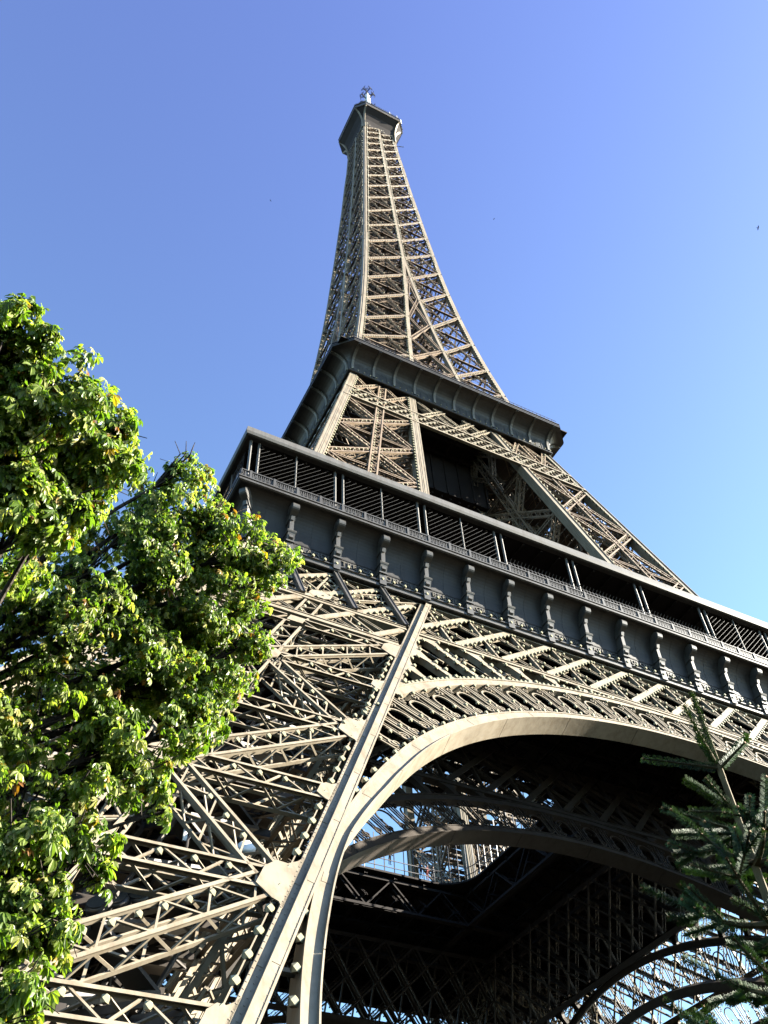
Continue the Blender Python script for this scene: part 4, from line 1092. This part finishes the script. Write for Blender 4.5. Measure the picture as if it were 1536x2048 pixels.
# leader and the top whorl
cam_az = math.atan2(.86, .5)
ra = math.atan2(-.5, .87)          # the camera's right, as an azimuth
def dirv(a, el): return V(math.cos(a)*math.cos(el), math.sin(a)*math.cos(el), math.sin(el))
def whorl(z, specs):
    for a, el, l in specs:
        v = dirv(a, el); wood.tube([V(0, 0, z), V(0, 0, z)+v*l], [.006, .003], 5); shoot(V(0, 0, z)+v*.01, V(0, 0, z)+v*l, .019)
wood.tube([V(0, 0, 3.45), V(.0, 0, 3.8)], [.011, .005], 6); shoot(V(0, 0, 3.5), V(0, 0, 3.80), .014)
whorl(3.49, [(ra+math.pi+.15, .12, .25), (ra+.35, .75, .22), (ra-.9, .25, .12), (ra+math.pi/2, 1.15, .2), (ra+math.pi+.7, 1.2, .23)])
whorl(3.33, [(ra+math.pi-.5, .95, .2), (ra+math.pi+.4, 1.0, .13), (ra+math.pi, .1, .14)])
whorl(3.26, [(ra+.3, .7, .17), (ra+1.2, .3, .2), (ra+math.pi+.2, .3, .25), (ra+math.pi-.6, .35, .22), (ra-.8, .2, .2), (ra+2, .2, .2)])
z = 3.16
while z > .5:
    nb = 5 if z > 2.6 else 6; L = min(.50, .16+(3.25-z)*.25); a0 = rf_.random()*6.3
    for k in range(nb): branch(V(0, 0, z+rf_.uniform(-.03, .03)), a0+k*2*math.pi/nb+rf_.uniform(-.25, .25), rf_.uniform(.12, .5) if z > 2.4 else rf_.uniform(-.05, .3), L*(.75+.4*rf_.random()), .012)
    z -= .185 if z > 1.5 else .3
wood.build("trunk", TWIG, fir)
pv_, qv_, rv_ = np.array([s[0] for s in shoots]), np.array([s[1] for s in shoots]), np.array([s[2] for s in shoots])
ln = np.linalg.norm(qv_-pv_, axis=1); cnt = np.maximum(12, (ln*3800).astype(int)); idx = np.repeat(np.arange(len(shoots)), cnt); N = len(idx)
t = rn.random(N); ax = unit(qv_-pv_)[idx]; e1 = unit(np.cross(ax, np.array([.31, .22, .92]))); e2 = np.cross(ax, e1); th = rn.random(N)*2*math.pi
rad = e1*np.cos(th)[:, None]+e2*np.sin(th)[:, None]; b = pv_[idx]+(qv_-pv_)[idx]*t[:, None]+rad*.002
nl = rv_[idx]*(.8+.35*rn.random(N)); dr = unit(rad+ax*(.25+.3*rn.random(N))[:, None]); tp = b+dr*nl[:, None]; sd = unit(np.cross(dr, ax))*.0011
P = np.stack([b-sd, b+sd, tp+sd*.7, tp-sd*.7], 1).reshape(-1, 3)
col = np.array([.032, .066, .026])*(.6+.7*rn.random(N))[:, None]+np.array([.015, .018, 0])*(t[:, None]**4)
raw_mesh("crown", P, np.arange(4*N), np.full(N, 4), NEEDLE, fir, np.repeat(np.c_[col, np.ones(N)], 4, 0))
for p, q, r in shoots: buds.bulb(q, .0045)
BUD = mat("bud_scale", (.22, .11, .04), .7, .2, 50, .2)
tag(buds.build("buds", BUD, fir), kind="stuff")

# ------------------------------------------------------------------ floodlights in the near leg
LAMP = mat("lamp_housing", (.05, .042, .036), .35, .2, 2, .6); LENS = mat("lamp_glass", (.10, .09, .08), .1, .1, 2, .6)
def floodlight(loc, label, aim):
    t = empty("floodlight", loc); tag(t, label, "lamp", "round floodlights standing on a girder of the leg")
    b = MB(); b.tube([V(0, 0, 0), V(0, .12, 0), V(0, .5, 0), V(0, .72, 0)], [.36, .40, .34, .18], 18); o = b.build("housing", LAMP, t, smooth=True)
    l = MB(); l.tube([V(0, -.02, 0), V(0, -.05, 0)], [.33, .33], 18); l.build("lens", LENS, o)
    y = MB(); y.beam((-.44, .2, -.55), (-.44, .2, .05), .08, .05, V(1, 0, 0)); y.beam((.40, .2, -.55), (.40, .2, .05), .08, .05, V(1, 0, 0)); y.beam((-.46, .2, -.56), (.46, .2, -.56), .1, .06, V(0, 0, 1)); y.build("yoke", LAMP, t)
    t.rotation_euler = aim; return t
FL = [(-42.35, -48.75, 16.5, "leftmost"), (-41.72, -48.56, 16.87, "second from the left"), (-40.99, -48.38, 17.25, "middle"), (-40.27, -48.2, 17.62, "second from the right"), (-39.55, -48.04, 17.94, "rightmost")]
for x, y, z_, w_ in FL: floodlight((x, y, z_), "dark round floodlight inside the near leg, %s of five in a row" % w_, (-.5, 0, -.5))
fb = MB(); fb.beam((-43.4, -48.9, 15.3), (-38.7, -47.7, 17.75), .3, .16, V(0, .3, 1)); 
shelf = fb.build("lamp_shelf", IRON, tower)
ds = empty("spotlight", (-37.24, -48.04, 19.83)); tag(ds, "white oval spotlight shade fixed near the big gusset plate of the near leg", "lamp")
b = MB(); b.tube([V(0, .12, 0), V(0, 0, 0), V(0, -.16, 0), V(0, -.22, 0)], [.14, .34, .36, .3], 16); h = b.build("shade", WHITE, ds, smooth=True)
b = MB(); b.tube([V(0, .1, 0), V(0, .16, -.35), V(0, .2, -1.1)], .06, 6); b.tube([V(-.2, .2, -1.1), V(.2, .2, -1.1)], .05, 6); b.build("bracket", IRON, ds); ds.rotation_euler = (-.55, 0, -.35)
cl_ = empty("hooked_lamp", (-39.52, -48.15, 19.61)); tag(cl_, "small dark hooked lamp standing on the girder left of the white spotlight", "lamp")
b = MB(); b.tube([V(0, 0, -1.0), V(0, 0, .05), V(.12, 0, .3), V(.4, -.05, .36), V(.62, -.1, .22)], [.05, .05, .05, .045, .05], 7); b.build("stem", LAMP, cl_)
b = MB(); b.tube([V(.62, -.1, .24), V(.74, -.12, .1), V(.8, -.13, -.02)], [.07, .16, .2], 10); b.build("shade", LAMP, cl_); b = MB(); b.beam((-.1, 0, 0), (-.1, 0, .6), .14, .1, V(0, 1, 0)); b.build("ballast_box", WHITE, cl_)

# ------------------------------------------------------------------ visitors at the rail of the first floor opening
SKINM = mat("skin", (.30, .19, .14), .6, .05, 8); HAIR = mat("hair", (.03, .022, .018), .7, .2, 20)
CLOTH = [mat("dark_coat", (.02, .022, .03), .9, .1, 6), mat("blue_jacket", (.04, .06, .12), .9, .1, 6), mat("red_jacket", (.16, .03, .03), .9, .1, 6), mat("grey_jacket", (.12, .12, .13), .9, .1, 6)]
def person(loc, rz, label, cloth, lean):
    t = empty("person", loc); tag(t, label, "person"); t.rotation_euler = (0, 0, rz)
    vs_ = [(0, 0, .95), (0, -.01-lean*.1, 1.2), (0, -.02-lean*.3, 1.42), (0, -.03-lean*.4, 1.52), (0, -.05-lean*.5, 1.66),          # pelvis, waist, chest, neck, head
           (.19, -.02-lean*.3, 1.40), (.25, -.08-lean*.3, 1.14), (.18, -.3-lean*.3, 1.08), (-.19, -.02-lean*.3, 1.40), (-.25, -.08-lean*.3, 1.14), (-.18, -.3-lean*.3, 1.08),
           (.1, 0, .9), (.11, -.02, .5), (.12, .02, .08), (.13, -.14, .03), (-.1, 0, .9), (-.11, .0, .5), (-.12, .04, .08), (-.13, -.12, .03)]
    ed = [(0, 1), (1, 2), (2, 3), (3, 4), (2, 5), (5, 6), (6, 7), (2, 8), (8, 9), (9, 10), (0, 11), (11, 12), (12, 13), (13, 14), (0, 15), (15, 16), (16, 17), (17, 18)]
    ra_ = [.15, .14, .16, .055, .10, .075, .055, .035, .075, .055, .035, .09, .065, .045, .04, .09, .065, .045, .04]
    me = bpy.data.meshes.new("body"); me.from_pydata(vs_, ed, []); o = link("body", me, t)
    md_ = o.modifiers.new("skin", 'SKIN'); o.modifiers.new("sub", 'SUBSURF').levels = 1
    sv = me.skin_vertices[0] if me.skin_vertices else None
    if sv is None:
        bpy.context.view_layer.objects.active = o; sv = me.attributes.new("skin", 'FLOAT', 'POINT')
    else:
        for k, r in enumerate(ra_): sv.data[k].radius = (r, r)
        sv.data[0].use_root = True
    me.materials.append(cloth)
    hd = MB(); c = V(0, -.05-lean*.5, 1.69)
    hd.tube([c+V(0, -.01, -.13), c+V(0, -.02, -.09), c+V(0, -.005, 0), c+V(0, 0, .07), c+V(0, 0, .115)], [.05, .075, .085, .075, .03], 12)
    hd.tube([c+V(0, -.08, .0), c+V(0, -.115, -.02), c+V(0, -.08, -.04)], [.012, .016, .012], 6)
    hd.build("head", SKINM, t, smooth=True)
    hr = MB(); hr.tube([c+V(0, .045, -.07), c+V(0, .03, 0), c+V(0, .018, .06), c+V(0, .01, .125)], [.06, .088, .085, .035], 12); hr.build("hair", HAIR, t, smooth=True)
    return t
person((1.73, 11.85, 57.75), .2, "person in a dark coat leaning on the rail, alone at the left", CLOTH[0], .5)
person((5.9, 11.85, 57.0), -.2, "person in a blue jacket at the rail, left of the red jacket", CLOTH[1], .1)
person((6.8, 11.95, 57.0), .3, "person in a red jacket standing at the rail", CLOTH[2], .15)
person((7.6, 11.9, 57.0), 0, "person in a grey jacket at the rail, rightmost of the group", CLOTH[3], .05)

# ------------------------------------------------------------------ birds far up
FEATHER = mat("feathers", (.02, .02, .025), .8, .2, 9)
def bird(loc, rz, label, sc):
    t = empty("bird", loc); tag(t, label, "bird", "birds in the sky"); t.rotation_euler = (.5, .3, rz); t.scale = (sc, sc, sc)
    b = MB(); b.tube([V(0, -.26, 0), V(0, -.2, .01), V(0, -.1, 0), V(0, .05, 0), V(0, .2, .01), V(0, .34, .01)], [.015, .045, .075, .07, .035, .05], 8)
    for s_ in (-1, 1):
        b.poly([(s_*.05, -.1, .02), (s_*.28, -.14, .10), (s_*.55, .02, .04), (s_*.28, .06, .09), (s_*.05, .08, .02), (s_*.05, -.1, .035), (s_*.28, -.14, .115), (s_*.55, .02, .05), (s_*.28, .06, .105), (s_*.05, .08, .035)], [(0, 1, 3, 4), (1, 2, 3), (9, 8, 6, 5), (8, 7, 6)])
    b.build("body", FEATHER, t)
bird((-31.0, -15.9, 159.1), .6, "faint dark bird high in the sky left of the spire", .45)
bird((4.7, -31.1, 156.5), 2.0, "faint dark bird in the sky right of the spire, nearer to it", .4)
bird((40.5, -52.6, 144.8), 1.1, "dark bird near the right edge of the sky", .8)
